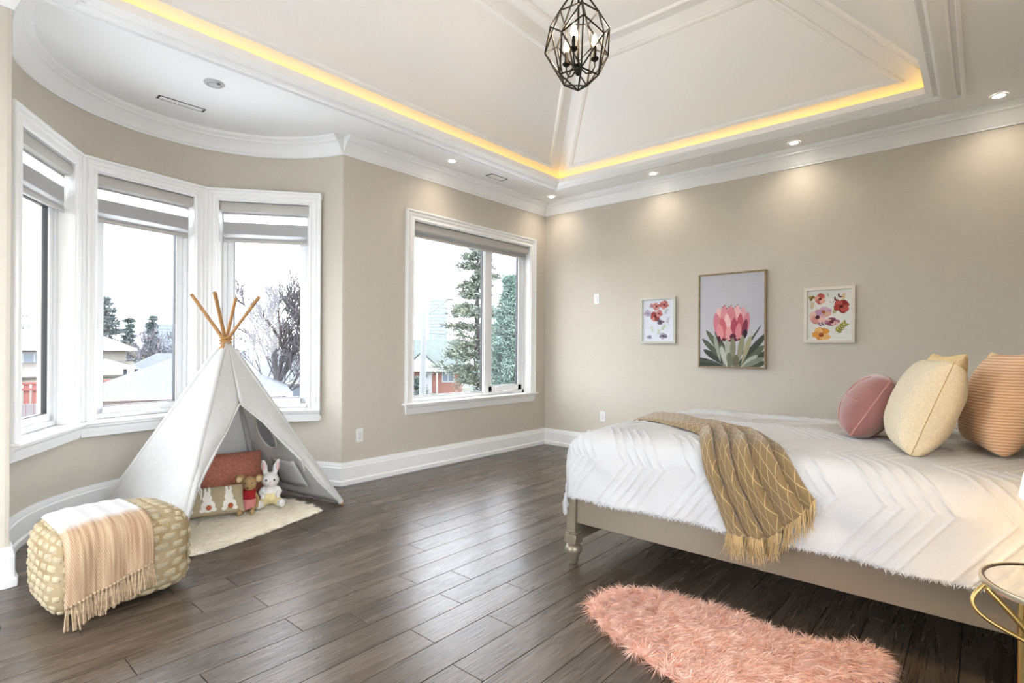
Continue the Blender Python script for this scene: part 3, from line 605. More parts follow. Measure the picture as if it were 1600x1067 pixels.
# ------------------------------------------------------------------ bed
def bed():
    paint = M('champagne_bed_paint', hx('#8d8271'), .34, metal=.5, var=.03, vscale=4)
    b = thing('bed', (3.45, -2.13, 0), 'champagne painted wooden bed frame with turned feet', 'bed')
    x0, x1, y0, y1 = 2.473, 4.47, -2.932, -1.35
    for x, y in ((x0, y0), (x0, y1), (x1, y0), (x1, y1)):
        leg = MB(); s = .029
        leg.box((x - s, y - s, .18), (x + s, y + s, .50), bev=.004)
        for h0, h1, w in ((.115, .168, .037), (.168, .178, .034), (.178, .188, .031)): leg.box((x - w, y - w, h0), (x + w, y + w, h1), bev=.004)
        leg.lathe([(.0, 0), (.021, 0), (.024, .006), (.029, .03), (.034, .048), (.045, .064), (.049, .078), (.047, .092), (.038, .104), (.031, .108), (.036, .112), (.036, .118), (.0, .118)], (x, y, 0), 24)
        leg.build('leg', paint, b, smooth=40)
    for y, s in ((y0, 1), (y1, -1)):
        r = MB().box((x0 + .028, y - .012, .232), (x1 - .028, y + .012, .475), bev=.003).build('side_rail', paint, b, smooth=40)
        if s == 1:
            for zz in (.375, .415): MB().lathe([(.0, .001), (.006, .001), (.007, 0)], (x0 + .052, y - .012, zz), 10, (1, 0, 0), (0, 0, 1), (0, -1, 0)).build('bolt_hole', BLACK, r)
    MB().box((x0 - .012, y0 + .028, .12), (x0 + .012, y1 - .028, .475), bev=.003).build('foot_rail', paint, b, smooth=40)
    MB().box((x1 - .012, y0 + .028, .12), (x1 + .02, y1 - .028, .475), bev=.003).build('head_rail', paint, b, smooth=40)
    hb = MB().box((x1 + .0, y0 - .03, .4), (x1 + .07, y1 + .03, 1.25), bev=.02).build('headboard', paint, b, smooth=40)
    for k in range(10):
        xx = x0 + .15 + k * .2; MB().box((xx, y0 + .014, .30), (xx + .07, y1 - .014, .32)).build('slat', M('pine_slat', hx('#a58a62'), .7), b)
    m = MB().box((x0 + .03, y0 + .03, .32), (x1 - .02, y1 - .03, .70), bev=.06).build('mattress', M('mattress_white', (.8, .8, .79), .9), smooth=60, label='white mattress under the chevron bedspread', cat='mattress')
bed()

# bedspread: a cloth laid over the mattress, addressed by cloth coordinates (t along the bed, s across)
DX0, DY0, DY1, DZ, DR, DF = 2.405, -2.995, -1.29, .752, .12, .20
def edge(q, R=DR):                      # q<0: beyond the edge of the flat part -> (outward offset, drop)
    a = np.clip(-q, 0, None); th = np.clip(a / R, 0, PI / 2)
    return R * np.sin(th), R * (1 - np.cos(th)) + np.clip(a - R * PI / 2, 0, None)
def drape(t, s):
    """cloth coords -> position; t=0 at the flat part's foot edge, s=0 at its near edge"""
    W = DY1 - DY0 - 2 * DR
    ot, dt = edge(t, DF); o1, d1 = edge(s); o2, d2 = edge(W - s)
    oy = o1 - o2; ds = d1 + d2; ay = np.abs(oy)
    ft, fy = ot / DF, ay / DR; nrm = np.sqrt(ft ** 2 + fy ** 2) + 1e-9; k = np.where((ot > 1e-6) & (ay > 1e-6), np.maximum(ft, fy) / nrm, 1.0)
    k = .35 + .65 * k
    x = DX0 + DF + np.clip(t, 0, None) - ot * k; y = DY0 + DR + np.clip(s, 0, W) - oy * k
    drop = np.minimum((ds ** 4 + dt ** 4) ** (1 / 4), np.maximum(ds, dt) * 1.12)
    mid = np.sin(np.clip(s / W, 0, 1) * PI) * np.clip(t / .25, 0, 1)
    z = DZ + .018 * mid - drop
    # soft waves in the hanging parts
    hang = np.clip(ds / .35, 0, 1); hf = np.clip(dt / .35, 0, 1)
    y = y - np.sign(oy) * hang * (.012 * np.sin(t * 9 + 1) + .008 * np.sin(t * 21 + s * 4))
    x = x - hf * (.014 * np.sin(s * 8.3) + .008 * np.sin(s * 19))
    z = z + .004 * np.sin(t * 7 + s * 5) * np.sin(s * 6 - t * 3)
    return np.stack([x, y, z], -1)
def normals(A):
    gu = np.gradient(A, axis=0); gv = np.gradient(A, axis=1); n = np.cross(gu, gv); n /= np.linalg.norm(n, axis=-1, keepdims=True) + 1e-12
    return n
def drape_pn(t, s):
    e = .004; p = drape(t, s); du = drape(t + e, s) - drape(t - e, s); dv = drape(t, s + e) - drape(t, s - e)
    n = np.cross(du, dv); n /= np.linalg.norm(n, axis=-1, keepdims=True) + 1e-12; return p, n
def bedspread():
    side = .285; nt_, ns_ = 460, 460
    t = np.linspace(-.25 - side, 4.46 - DX0 - DF, nt_)[:, None]; s = np.linspace(-.15 - side, (DY1 - DY0 - 2 * DR) + .15 + side, ns_)[None, :]
    t, s = np.broadcast_arrays(t, s); P, N = drape_pn(t, s)
    per = .62; tri = np.abs(((s + .20) / per) % 1 * 2 - 1); c = t - .23 * tri
    k = c / .052; idx = np.floor(k + .5); d = np.abs(k - idx) * .052; keep = (idx % 7 < 4.5)
    rg = np.random.default_rng(2); tuft = .65 + .5 * rg.random(t.shape)
    h = np.where(keep, .0080 * np.exp(-(d / .0062) ** 2), 0) * tuft + .0014 * rg.random(t.shape)
    u = (idx % 7 >= 4.5)
    wr = .004 * np.sin(s * 30 + 3 * np.sin(t * 6)) * np.clip(-(s + .05) / .3, 0, 1)
    P = P + N * (h + wr)[..., None]
    m = MB().grid(P); o = m.build('bedspread', M('white_cotton_tufted', (.58, .578, .575), .95, bump=.35, bscale=420, sheen=.2), smooth=180, label='white chevron tufted bedspread hanging over the bed sides', cat='bedspread')
    o.location.z += 0
    # frayed hem
    hem = []
    for row in (P[0], P[:, 0], P[:, -1]): hem.append(row)
    H = np.concatenate(hem); n = 9000; i = rg.integers(0, len(H), n); base = H[i] + rg.normal(size=(n, 3)) * .004 + np.array([0, 0, .006])
    dr = np.stack([rg.normal(size=n) * .6, rg.normal(size=n) * .6, -np.ones(n)], -1)
    blades(base, dr, rg.uniform(.008, .020, n), .004, segs=1, seed=3).build('frayed_hem', M('white_cotton_yarn', (.60, .595, .59), .95), o, kind='stuff')
bedspread()

def throw_on_bed():
    na, nb = 150, 110
    a = np.linspace(0, 1, na)[:, None]; b = np.linspace(-1, 1, nb)[None, :]
    # centre line from the foot edge to the near hem
    tc = -.10 + 1.02 * a ** .95 ; sc = (.76 - .82 * a ** 1.0)
    ts, ss = np.broadcast_arrays(tc, sc)
    half = .15 + .03 * a ** 1.5
    # direction across the throw, mostly along the bed
    tt = ts + b * half * (.35 + .60 * a ** .7); s2 = ss + b * half * (.95 * (1 - a) ** 1.3 + .02)
    drop = np.clip((a - .72) / .28, 0, 1); s2 = s2 - drop * .36 * (1 - .52 * np.clip((b + .1) / 1.1, 0, 1) ** 1.2)
    P, N = drape_pn(tt, s2)
    ph = (b * .5 + .5); fold = np.abs(((ph * 4.4 + .25 * np.sin(a * 3)) % 1.0) - .0)
    h = .012 + .050 * np.clip(a * 1.6, .35, 1) * (fold ** .7) * (1 - np.clip((fold - .82) / .18, 0, 1) ** 2) + .004 * np.sin(a * 23 + b * 5)
    edgef = np.clip((1 - np.abs(b)) / .06, 0, 1); P = P + N * (h * (.35 + .65 * edgef))[..., None]
    P = P - np.array([0, 0, 0]) ; 
    m = MB().grid(P); m.uv = np.stack(np.broadcast_arrays(a * 1.5, b * .5), -1).reshape(-1, 2)
    mat = bpy.data.materials.new('tan_diamond_knit'); mat.use_nodes = True; nd, L = nodes_of(mat); bs = nd['Principled BSDF']; bs.inputs['Roughness'].default_value = .9; bs.inputs['Sheen Weight'].default_value = .3
    uv = nd.new('ShaderNodeUVMap'); sx = nd.new('ShaderNodeSeparateXYZ'); L.new(uv.outputs[0], sx.inputs[0])
    def mth(op, x, y=None):
        q = nd.new('ShaderNodeMath'); q.operation = op
        for i, w in enumerate((x, y)):
            if w is None: continue
            if isinstance(w, (int, float)): q.inputs[i].default_value = w
            else: L.new(w, q.inputs[i])
        return q.outputs[0]
    U = mth('MULTIPLY', sx.outputs[0], 13.0); V = mth('MULTIPLY', sx.outputs[1], 12.0)
    l1 = mth('PINGPONG', mth('ADD', U, V), .5); l2 = mth('PINGPONG', mth('SUBTRACT', U, V), .5); mn = mth('MINIMUM', l1, l2); ln = mth('LESS_THAN', mn, .032)
    nz = nd.new('ShaderNodeTexNoise'); nz.inputs['Scale'].default_value = 220; tcn = nd.new('ShaderNodeTexCoord'); L.new(tcn.outputs['Object'], nz.inputs[0])
    mx = nd.new('ShaderNodeMix'); mx.data_type = 'RGBA'; L.new(ln, mx.inputs[0]); mx.inputs[6].default_value = (*hx('#7f6742'), 1); mx.inputs[7].default_value = (*hx('#bda270'), 1); L.new(mx.outputs[2], bs.inputs['Base Color'])
    bp = nd.new('ShaderNodeBump'); bp.inputs['Strength'].default_value = .5; bp.inputs['Distance'].default_value = .004; ad = mth('ADD', mth('MULTIPLY', ln, 1.0), mth('MULTIPLY', nz.outputs[0], .6)); L.new(ad, bp.inputs['Height']); L.new(bp.outputs[0], bs.inputs['Normal'])
    o = m.build('throw_blanket', mat, smooth=180, solid=.006, label='tan diamond-knit throw with tassels draped diagonally across the bed', cat='blanket')
    # tassel fringe along the hanging end
    fr = MB(); rg = random.Random(8); E = P[-1]; f2 = MB()
    for k in range(300):
        i = rg.uniform(0, nb - 1.001); i0 = int(i); p = Vector(E[i0] * (1 - i + i0) + E[i0 + 1] * (i - i0)); L_ = rg.uniform(.055, .11)
        pts = [p + Vector((0, 0, .012)), p + Vector((rg.gauss(0, .006), -.012 + rg.gauss(0, .005), -L_ * .4)), p + Vector((rg.gauss(0, .012), -.010 + rg.gauss(0, .008), -L_))]
        fr.tube(pts, [.0016, .0014, .0008], 4)
    fr.build('tassel_fringe', M('tan_yarn', hx('#bfa272'), .9), o, kind='stuff')
throw_on_bed()

# ------------------------------------------------------------------ cushions
def pillow_grid(w, h, t, n=26, pinch=.09, ex=.42, wr=0.0, seed=0):
    u = np.sin(np.linspace(-PI / 2, PI / 2, n)); U, V = np.meshgrid(u, u, indexing='ij')
    X = w / 2 * U * (1 - pinch * np.cos(V * PI / 2)); Y = h / 2 * V * (1 - pinch * np.cos(U * PI / 2))
    Zt = t / 2 * ((1 - U ** 2) * (1 - V ** 2)) ** ex
    if wr:
        rg = np.random.default_rng(seed); ph = rg.uniform(0, 6, 6)
        Zt = Zt * (1 + wr * (np.sin(7 * U + 5 * V + ph[0]) * .5 + np.sin(-6 * U + 9 * V + ph[1]) * .4))
    return X, Y, Zt
def cushion(name, c, ex, ey, w, h, t, mat, label, cat='pillow', n=26, piping=None, wr=.03, seed=1, pinch=.09, parent_things=None, expo=.42):
    c = Vector(c); ex = Vector(ex).normalized(); ey = Vector(ey); ey = (ey - ex * ey.dot(ex)).normalized(); ez = ex.cross(ey)
    X, Y, Z = pillow_grid(w, h, t, n, pinch, expo, wr, seed); R = np.array([ex, ey, ez])
    def tf(x, y, z): return np.stack([x, y, z], -1) @ R + np.array(c)
    o = thing(name, tuple(c - Vector((0, 0, h / 2))), label, cat)
    mb = MB(); mb.grid(tf(X, Y, Z)); mb.grid(tf(X, Y, -Z)[::-1])
    # weld rim by building as one object, duplicates merged below
    body = mb.build('cover', mat, o, smooth=180); bm = bmesh.new(); bm.from_mesh(body.data); bmesh.ops.remove_doubles(bm, verts=bm.verts[:], dist=1e-5); bmesh.ops.recalc_face_normals(bm, faces=bm.faces[:]); bm.to_mesh(body.data); bm.free()
    if piping:
        ring = [(X[i, 0], Y[i, 0]) for i in range(n)] + [(X[-1, j], Y[-1, j]) for j in range(1, n)] + [(X[i, -1], Y[i, -1]) for i in range(n - 2, -1, -1)] + [(X[0, j], Y[0, j]) for j in range(n - 2, 0, -1)]
        MB().tube([tuple(tf(np.array(x), np.array(y), np.array(0.0))) for x, y in ring], .0045 if piping is True else piping[1], 6, closed=True).build('piping', mat if piping is True else piping[0], o, smooth=60)
    return o, tf
def stripes_mat():
    m = bpy.data.materials.new('peach_ribbed_stripe'); m.use_nodes = True; nd, L = nodes_of(m); b = nd['Principled BSDF']; b.inputs['Roughness'].default_value = .9
    tc = nd.new('ShaderNodeTexCoord'); wv = nd.new('ShaderNodeTexWave'); wv.bands_direction = 'Z'; wv.inputs['Scale'].default_value = 26; wv.inputs['Distortion'].default_value = .6; wv.inputs['Detail'].default_value = 1; L.new(tc.outputs['Object'], wv.inputs[0])
    rp = nd.new('ShaderNodeValToRGB'); rp.color_ramp.elements[0].color = (*hx('#c99b76'), 1); rp.color_ramp.elements[1].color = (*hx('#e6c9aa'), 1); L.new(wv.outputs[0], rp.inputs[0]); L.new(rp.outputs[0], b.inputs['Base Color'])
    bp = nd.new('ShaderNodeBump'); bp.inputs['Strength'].default_value = .4; bp.inputs['Distance'].default_value = .004; L.new(wv.outputs[0], bp.inputs['Height']); L.new(bp.outputs[0], b.inputs['Normal']); return m
def bed_pillows():
    cream = M('cream_linen', hx('#d8ccb2'), .95, var=.06, vscale=120, bump=.4, bscale=350); must = M('pale_mustard_weave', hx('#e6cb98'), .95, var=.10, vscale=90, bump=.5, bscale=260); velvet = M('mauve_velvet', hx('#93625c'), .75, var=.12, vscale=7, sheen=.6, bump=.3, bscale=50)
    z = DZ + .038
    lean = Vector((.30, .12, .95))
    cushion('pillow', (4.005, -2.46, z + .170), (-.20, .98, 0), (.33, .08, .945), .42, .41, .245, cream, 'cream linen square pillow standing between the mauve and striped cushions', seed=2, pinch=.03, expo=.30, piping=(M('cream_seam', hx('#b59c70'), .9), .0018))
    cushion('pillow', (4.262, -2.29, z + .190), (-.24, .97, 0), (.26, .06, .96), .42, .42, .235, stripes_mat(), 'peach ribbed striped pillow at the right edge of the bed', seed=3, pinch=.03, expo=.30)
    cushion('pillow', (4.02, -1.86, z + .195), (-.35, .93, 0), (.25, .05, .95), .42, .42, .16, must, 'pale mustard woven pillow peeking up behind the cream pillow', seed=4)
    cushion('pillow', (4.27, -1.80, z + .20), (-.35, .93, 0), (.2, .05, .95), .42, .42, .15, must, 'pale mustard woven pillow peeking up behind the striped pillow', seed=5)
    o, tf = cushion('pillow', (3.775, -2.25, z + .135), (-.16, .98, 0), (.50, .08, .86), .30, .31, .225, velvet, 'mauve velvet cushion with piped seams, nearest the foot of the bed', seed=6, piping=(M('mauve_piping', hx('#b9837a'), .7), .004), pinch=-.06, expo=.36, n=30)
    # radiating seams on its front and back
    for sg in (1, -1):
        for an in (0, 60, 120):
            a = math.radians(an); pts = []
            for k in range(25):
                q = -1 + 2 * k / 24; u, v = q * math.cos(a) * .93, q * math.sin(a) * .93
                zz = .1125 * max(0.0, (1 - u * u) * (1 - v * v)) ** .36
                pts.append(tuple(tf(np.array(.15 * u * (1 + .06 * math.cos(v * PI / 2))), np.array(.155 * v * (1 + .06 * math.cos(u * PI / 2))), np.array(sg * (zz + .001)))))
            MB().tube(pts, .003, 5).build('seam_piping', MATS['mauve_piping'], o, smooth=60)
bed_pillows()

# ------------------------------------------------------------------ side table and lamp
def side_table():
    X, Y, Z, R = 4.39, -3.345, .55, .195
    o = thing('side_table', (X, Y, 0), 'small round gold side table with mirrored top beside the bed', 'table')
    MB().lathe([(R - .008, Z - .012), (R, Z - .012), (R + .002, Z - .004), (R, Z + .004), (R - .006, Z + .004), (R - .008, Z - .002)], (X, Y, 0), 64).build('rim', M('pale_champagne_rim', hx('#d8d0ba'), .25, metal=.9), o, smooth=40)
    MB().lathe([(R - .012, Z + .0025), (R - .006, Z + .0045), (R - .004, Z + .0035)], (X, Y, 0), 64, close=False).build('edge_band', M('dark_bronze_edge', hx('#5a4630'), .3, metal=.9), o, smooth=40)
    MB().lathe([(.0, Z - .006), (R - .007, Z - .006), (R - .007, Z + .001), (.0, Z + .001)], (X, Y, 0), 64).build('mirror_top', M('mirror_glass', (.92, .90, .86), .04, metal=1), o, smooth=40)
    MB().tube([(X - .10, Y + .10, Z - .01), (X - .10, Y + .10, 0)], .008, 8).build('upright', GOLD, o, smooth=60)
    for k in range(3):
        a0 = math.radians(206 + 120 * k); pts = []
        for i in range(28):
            q = i / 27
            rr = R * (1.02 - .74 * math.sin(min(1, q * 1.12) * PI * .93) ** 1.0 + .10 * q); aa = a0 + 1.0 * q
            pts.append((X + rr * math.cos(aa), Y + rr * math.sin(aa), (Z - .012) * (1 - q)))
        b = MB(); b.tube(pts, .008, 8); b.build('curved_leg', GOLD, o, smooth=60)
        lp = []
        for i in range(15):
            q = i / 14; st = Vector((R * math.cos(a0 - .1), R * math.sin(a0 - .1), Z - .012)); en = Vector(pts[7]) - Vector((X, Y, 0)); ow = Vector((math.cos(a0 - .2), math.sin(a0 - .2), 0)); v = st * (1 - q) + en * q + ow * (.075 * math.sin(q * PI)); lp.append((X + v.x, Y + v.y, v.z))
        MB().tube(lp, .006, 8).build('loop', GOLD, o, smooth=60)
    MB().lathe([(.085, .26), (.092, .262), (.092, .268), (.085, .27)], (X, Y, 0), 40, close=False).build('waist_ring', GOLD, o, smooth=60)
side_table()
def table_lamp():
    X, Y, Z = 4.425, -3.36, .5545
    o = thing('table_lamp', (X, Y, Z), 'white table lamp with lit drum shade at the right edge', 'lamp')
    MB().lathe([(.0, 0), (.06, 0), (.06, .012), (.02, .02), (.016, .05), (.04, .09), (.052, .13), (.04, .17), (.014, .20), (.012, .28), (.0, .28)], (X, Y, Z), 28).build('base', M('white_ceramic', (.85, .84, .82), .25), o, smooth=50)
    MB().lathe([(.147, .238), (.104, .50), (.102, .50), (.145, .238)], (X, Y, Z), 40, close=False).build('shade', M('white_lamp_shade', (.9, .87, .82), .9, trans=.5), o, smooth=40)
    MB().tube([(X - .10, Y, Z + .48), (X + .10, Y, Z + .48)], .002, 6).build('spider', GOLD, o)
    MB().ball((X, Y, Z + .33), (.028, .028, .036)).build('bulb', M('lamp_bulb', (1, .8, .5), .5, emis=12, ecol=(1, .75, .42)), o, smooth=180)
    l = bpy.data.lights.new('lamp_light', 'POINT'); l.energy = LAMP_W; l.color = (1, .74, .42); l.shadow_soft_size = .04
    lo = bpy.data.objects.new('lamp_light', l); COL.objects.link(lo); lo.parent = o; lo.location = (0, 0, .40)
table_lamp()
# ------------------------------------------------------------------ rugs
def inside(poly, x, y):
    n = len(poly); r = np.zeros(x.shape, bool); j = n - 1
    for i in range(n):
        xi, yi = poly[i]; xj, yj = poly[j]
        c = ((yi > y) != (yj > y)) & (x < (xj - xi) * (y - yi) / (yj - yi + 1e-12) + xi); r ^= c; j = i
    return r
def smooth_loop(pts, n=6):
    P = np.array(pts); m = len(P); out = []
    for i in range(m):
        p0, p1, p2, p3 = P[i - 1], P[i], P[(i + 1) % m], P[(i + 2) % m]
        for k in range(n):
            t = k / n; out.append(tuple(.5 * ((2 * p1) + (-p0 + p2) * t + (2 * p0 - 5 * p1 + 4 * p2 - p3) * t * t + (-p0 + 3 * p1 - 3 * p2 + p3) * t ** 3)))
    return out
def fur_mat(name, c1, c2, rough=.65):
    m = bpy.data.materials.new(name); m.use_nodes = True; nd, L = nodes_of(m); b = nd['Principled BSDF']; b.inputs['Roughness'].default_value = rough; b.inputs['Sheen Weight'].default_value = .3
    tc = nd.new('ShaderNodeTexCoord'); nz = nd.new('ShaderNodeTexNoise'); nz.inputs['Scale'].default_value = 26; nz.inputs['Detail'].default_value = 5; L.new(tc.outputs['Object'], nz.inputs[0])
    rp = nd.new('ShaderNodeValToRGB'); rp.color_ramp.elements[0].position = .32; rp.color_ramp.elements[1].position = .68; rp.color_ramp.elements[0].color = (*hx(c1), 1); rp.color_ramp.elements[1].color = (*hx(c2), 1); L.new(nz.outputs[0], rp.inputs[0]); L.new(rp.outputs[0], b.inputs['Base Color']); return m
def fur_rug(name, outline, n, length, width, c1, c2, label, flow, base_h, lay, seed, edge_out=.0, hmax=.012):
    loop = smooth_loop(outline); P = np.array(loop); rg = np.random.default_rng(seed)
    cx, cy = P.mean(0); o = thing(name, (cx, cy, 0), label, 'rug')
    MB().prism([tuple(q) for q in loop], lambda a, b, h: (a, b, h), .001, base_h).build('backing', M(name + '_backing_' + c1, hx(c1), .95), o, fixn=True)
    lo, hi = P.min(0), P.max(0); x = rg.uniform(lo[0], hi[0], n * 3); y = rg.uniform(lo[1], hi[1], n * 3); k = inside(loop, x, y); x, y = x[k][:n], y[k][:n]
    # extra rim
    i = rg.integers(0, len(P), n // 6); x = np.concatenate([x, P[i, 0] + rg.normal(size=len(i)) * .006]); y = np.concatenate([y, P[i, 1] + rg.normal(size=len(i)) * .006]); m = len(x)
    # clumps
    cl = np.sin(x * 37 + 2 * np.sin(y * 23)) + np.sin(y * 41 + 2 * np.sin(x * 29)); fx, fy = flow(x, y); j = .34
    # distance to the outline drives the fall outwards
    D = np.sqrt((x[:, None] - P[None, ::3, 0]) ** 2 + (y[:, None] - P[None, ::3, 1]) ** 2); kk = D.argmin(1); dm = D.min(1); ox, oy = P[::3][kk, 0] - x, P[::3][kk, 1] - y; q = np.sqrt(ox ** 2 + oy ** 2) + 1e-6; ew = np.clip(1 - dm / .07, 0, 1)
    dx = fx + .55 * np.sin(cl * 2.1) + rg.normal(size=m) * j + ew * 1.6 * ox / q; dy = fy + .55 * np.cos(cl * 1.7) + rg.normal(size=m) * j + ew * 1.6 * oy / q
    dz = (lay + .25 * rg.random(m)) * (1 - .45 * ew); d = np.stack([dx, dy, dz], -1); d /= np.linalg.norm(d, axis=1, keepdims=True)
    curl = np.stack([d[:, 0] * .25, d[:, 1] * .25, -.35 * np.ones(m)], -1)
    base = np.stack([x, y, np.full(m, base_h * .8)], -1); le = length * rg.uniform(.65, 1.15, m)
    mb = blades(base, d, le, width, segs=3, curl=curl, seed=seed); A = np.array(mb.v); A[:, 2] = np.maximum(A[:, 2], .002); mb.v = A.tolist()
    mb.build('pile', fur_mat(name + '_fur_' + c1, c1, c2), o, kind='stuff')
    return o
fur_rug('fur_rug', [(2.83, -3.30), (2.845, -3.16), (2.93, -3.06), (3.09, -3.01), (3.36, -2.99), (3.58, -3.03), (3.74, -2.99), (3.84, -2.91), (3.90, -2.98), (3.90, -3.16), (3.84, -3.36), (3.93, -3.56), (3.80, -3.70), (3.60, -3.66), (3.40, -3.60), (3.17, -3.52), (2.96, -3.43)],
        42000, .075, .0028, '#de9d7e', '#f8d5c3', 'long-haired salmon pink fur rug on the floor beside the bed', lambda x, y: (.9 + .3 * np.sin(y * 9), -.35 + .5 * np.sin(x * 6)), .018, .75, 21)
fur_rug('fur_rug', [(.735, -4.335), (.80, -4.27), (.765, -4.05), (.73, -3.90), (.64, -3.62), (.575, -3.44), (.50, -3.40), (.25, -3.40), (.02, -3.50), (.02, -3.95), (.10, -4.25), (.40, -4.30)],
        26000, .034, .0026, '#efe6d0', '#fff8ea', 'cream fur rug on the floor inside the play tent', lambda x, y: (.9 + .2 * np.sin(y * 14), .3 * np.sin(x * 11)), .016, .55, 22)

# ------------------------------------------------------------------ play tent
FR, FL, BL, BRT, AP = Vector((.51, -3.18, 0)), Vector((.7236, -4.3913, 0)), Vector((-.3105, -4.5736, 0)), Vector((-.524, -3.3623, 0)), Vector((.0998, -3.8768, 1.262))
def tent():
    c = (FR + FL + BL + BRT) / 4; o = thing('play_tent', tuple(c), 'white canvas teepee play tent with wooden poles in the bay', 'tent')
    wood = M('pine_pole', hx('#a67a4a'), .55, var=.18, vscale=10, stretch=(6, 6, 1.5)); canvas = M('white_canvas', (.70, .69, .665), .9, var=.03, vscale=30, bump=.2, bscale=300, trans=.28)
    feet = (FR, FL, BL, BRT); r = .0125
    # poles cross slightly off one another at the binding
    offs = (Vector((.012, .018, 0)), Vector((.02, -.012, 0)), Vector((-.014, -.016, 0)), Vector((-.016, .012, 0)))
    poles = []
    for p, of in zip(feet, offs):
        d = (AP - of * .8 - p); q = p + d * 1.245; MB().tube([p + Vector((0, 0, .002)), p + d * 1.05, q], r, 12).build('pole', wood, o, smooth=50)
    # binding cord
    cord = MB(); zc = AP.z - .012; pts = []
    for k in range(90):
        a = k * .42; pts.append((AP.x + .037 * math.cos(a) + .004 * math.sin(a * 3), AP.y + .037 * math.sin(a), zc - .028 + .056 * k / 89 + .006 * math.sin(a * 1.3)))
    cord.tube(pts, .0032, 5); cord.tube([(AP.x + .035, AP.y + .02, zc), (AP.x + .06, AP.y + .05, zc + .03), (AP.x + .062, AP.y + .065, zc + .055)], .003, 5); cord.build('binding_cord', M('jute_cord', hx('#b98a48'), .9), o, smooth=60)
    top = AP - Vector((0, 0, .075)); Tf = .935
    def panel(nm, A, B, nu=22, nv=26, sag=.03, seed=0):
        G = np.zeros((nv, nu, 3)); rg = np.random.default_rng(seed); ph = rg.uniform(0, 6, 4)
        cen = Vector((c.x, c.y, 0))
        nrm = (B - A).cross(AP - A).normalized(); mid = (A + B) / 2
        if (mid - cen).dot(nrm) < 0: nrm = -nrm
        for i in range(nv):
            v = i / (nv - 1) * Tf
            for j in range(nu):
                u = j / (nu - 1); p = (A * (1 - u) + B * u) * (1 - v) + AP * v
                env = 4 * u * (1 - u); s = -sag * env * (1 - v) * .8 + .011 * env * (1 - v) * (math.sin(9 * u + ph[0] + 2 * v) + .6 * math.sin(15 * u + ph[1] - 4 * v))
                p = p + nrm * (s + .016 * (1 - .6 * v)); p.z = max(p.z, .012 + .010 * math.sin(u * 6)); G[i, j] = p
        MB().grid(G).build(nm, canvas, o, smooth=180, solid=.0025); return nrm
    panel('left_panel', FL, BL, seed=1); panel('right_panel', BRT, FR, seed=2); panel('back_panel', BL, BRT, seed=3)
    # pole sleeves
    for p in feet: 
        d = AP - p; MB().tube([p + d * .012, p + d * .4, p + d * Tf], .021, 10, cap=False).build('pole_sleeve', canvas, o, smooth=60)
    # front: yoke above the opening and the two tied-back flaps
    nrm = (FL - FR).cross(AP - FR).normalized();
    if (FR - Vector((c.x, c.y, 0))).dot(nrm) < 0: nrm = -nrm
    inR = [Vector(q) for q in ((.295, -3.864, .800), (.330, -3.715, .660), (.362, -3.600, .520), (.408, -3.470, .362), (.452, -3.352, .190), (.492, -3.235, .045))]
    inL = [Vector(q) for q in ((.295, -3.864, .800), (.385, -3.985, .630), (.470, -4.110, .470), (.552, -4.214, .335), (.622, -4.283, .200), (.700, -4.360, .045))]
    tip = AP * Tf + inR[0] * (1 - Tf)
    def flap(nm, inner, foot, seed):
        inner = [tip, (tip + inner[0]) / 2] + inner; nv, nu = 34, 9; G = np.zeros((nv, nu, 3))
        # from the peak down the closed seam, past the opening's apex, to the floor
        for i in range(nv):
            q = i / (nv - 1) * (len(inner) - 1); k = min(int(q), len(inner) - 2); a = inner[k] * (1 - (q - k)) + inner[k + 1] * (q - k)
            v = a.z / AP.z; b = foot * (1 - v) + AP * v; op = min(1, max(0, (.80 - a.z) / .25))
            for j in range(nu):
                u = j / (nu - 1); p = a * (1 - u) + b * u; bulge = op * (.014 * math.sin(PI * u) * (1 + .4 * math.sin(i * .5 + seed)) + .010 * (1 - u) * math.sin(i * .45 + seed)); G[i, j] = p + nrm * (bulge + .014)
        MB().grid(G).build(nm, canvas, o, smooth=180, solid=.003)
    flap('front_flap', inR, FR, 1); flap('front_flap', inL, FL, 2)
    # rolled edge of the right flap, ties
    MB().tube([q + nrm * .016 for q in inR], [.006, .009, .012, .011, .012, .006], 8).build('rolled_edge', canvas, o, smooth=60)
    MB().tube([q + nrm * .016 for q in inL], [.005, .007, .009, .009, .009, .006], 8).build('rolled_edge', canvas, o, smooth=60)
    for q, s in ((inL[3], 1), (inR[3], -1)):
        t = MB(); p = q + nrm * .026; t.tube([p, p + Vector((.004, .012, -.03)), p + Vector((.006, .010, -.085))], .004, 5); t.tube([p, p + Vector((.010, -.004, -.022)), p + Vector((.012, .0, -.05))], .0035, 5); t.ball(p, .010, 8, 6); t.build('tie_ribbon', canvas, o, smooth=60)
    # round window ring and pocket on the right-hand panel's inside
    def onR(u, v, off): 
        p = (BRT * (1 - u) + FR * u) * (1 - v) + AP * v; n2 = (FR - BRT).cross(AP - BRT).normalized();
        if (p - AP).dot(n2) < 0 and n2.z > 0: pass
        cdir = Vector((c.x, c.y, .3)) - p
        if cdir.dot(n2) < 0: n2 = -n2
        return p + n2 * off
    rim = M('window_binding', hx('#d9d5cb'), .9); rr = MB(); rr.tube([onR(.50 + .15 * math.cos(2 * PI * k / 28), .44 + .10 * math.sin(2 * PI * k / 28), .030) for k in range(28)], .007, 6, closed=True); rr.build('window_ring', rim, o, smooth=60)
    MB().poly([onR(.50 + .14 * math.cos(2 * PI * k / 28), .44 + .095 * math.sin(2 * PI * k / 28), .027) for k in range(28)]).build('window_mesh', M('grey_mesh', hx('#b9bcc2'), .9, trans=.5), o)
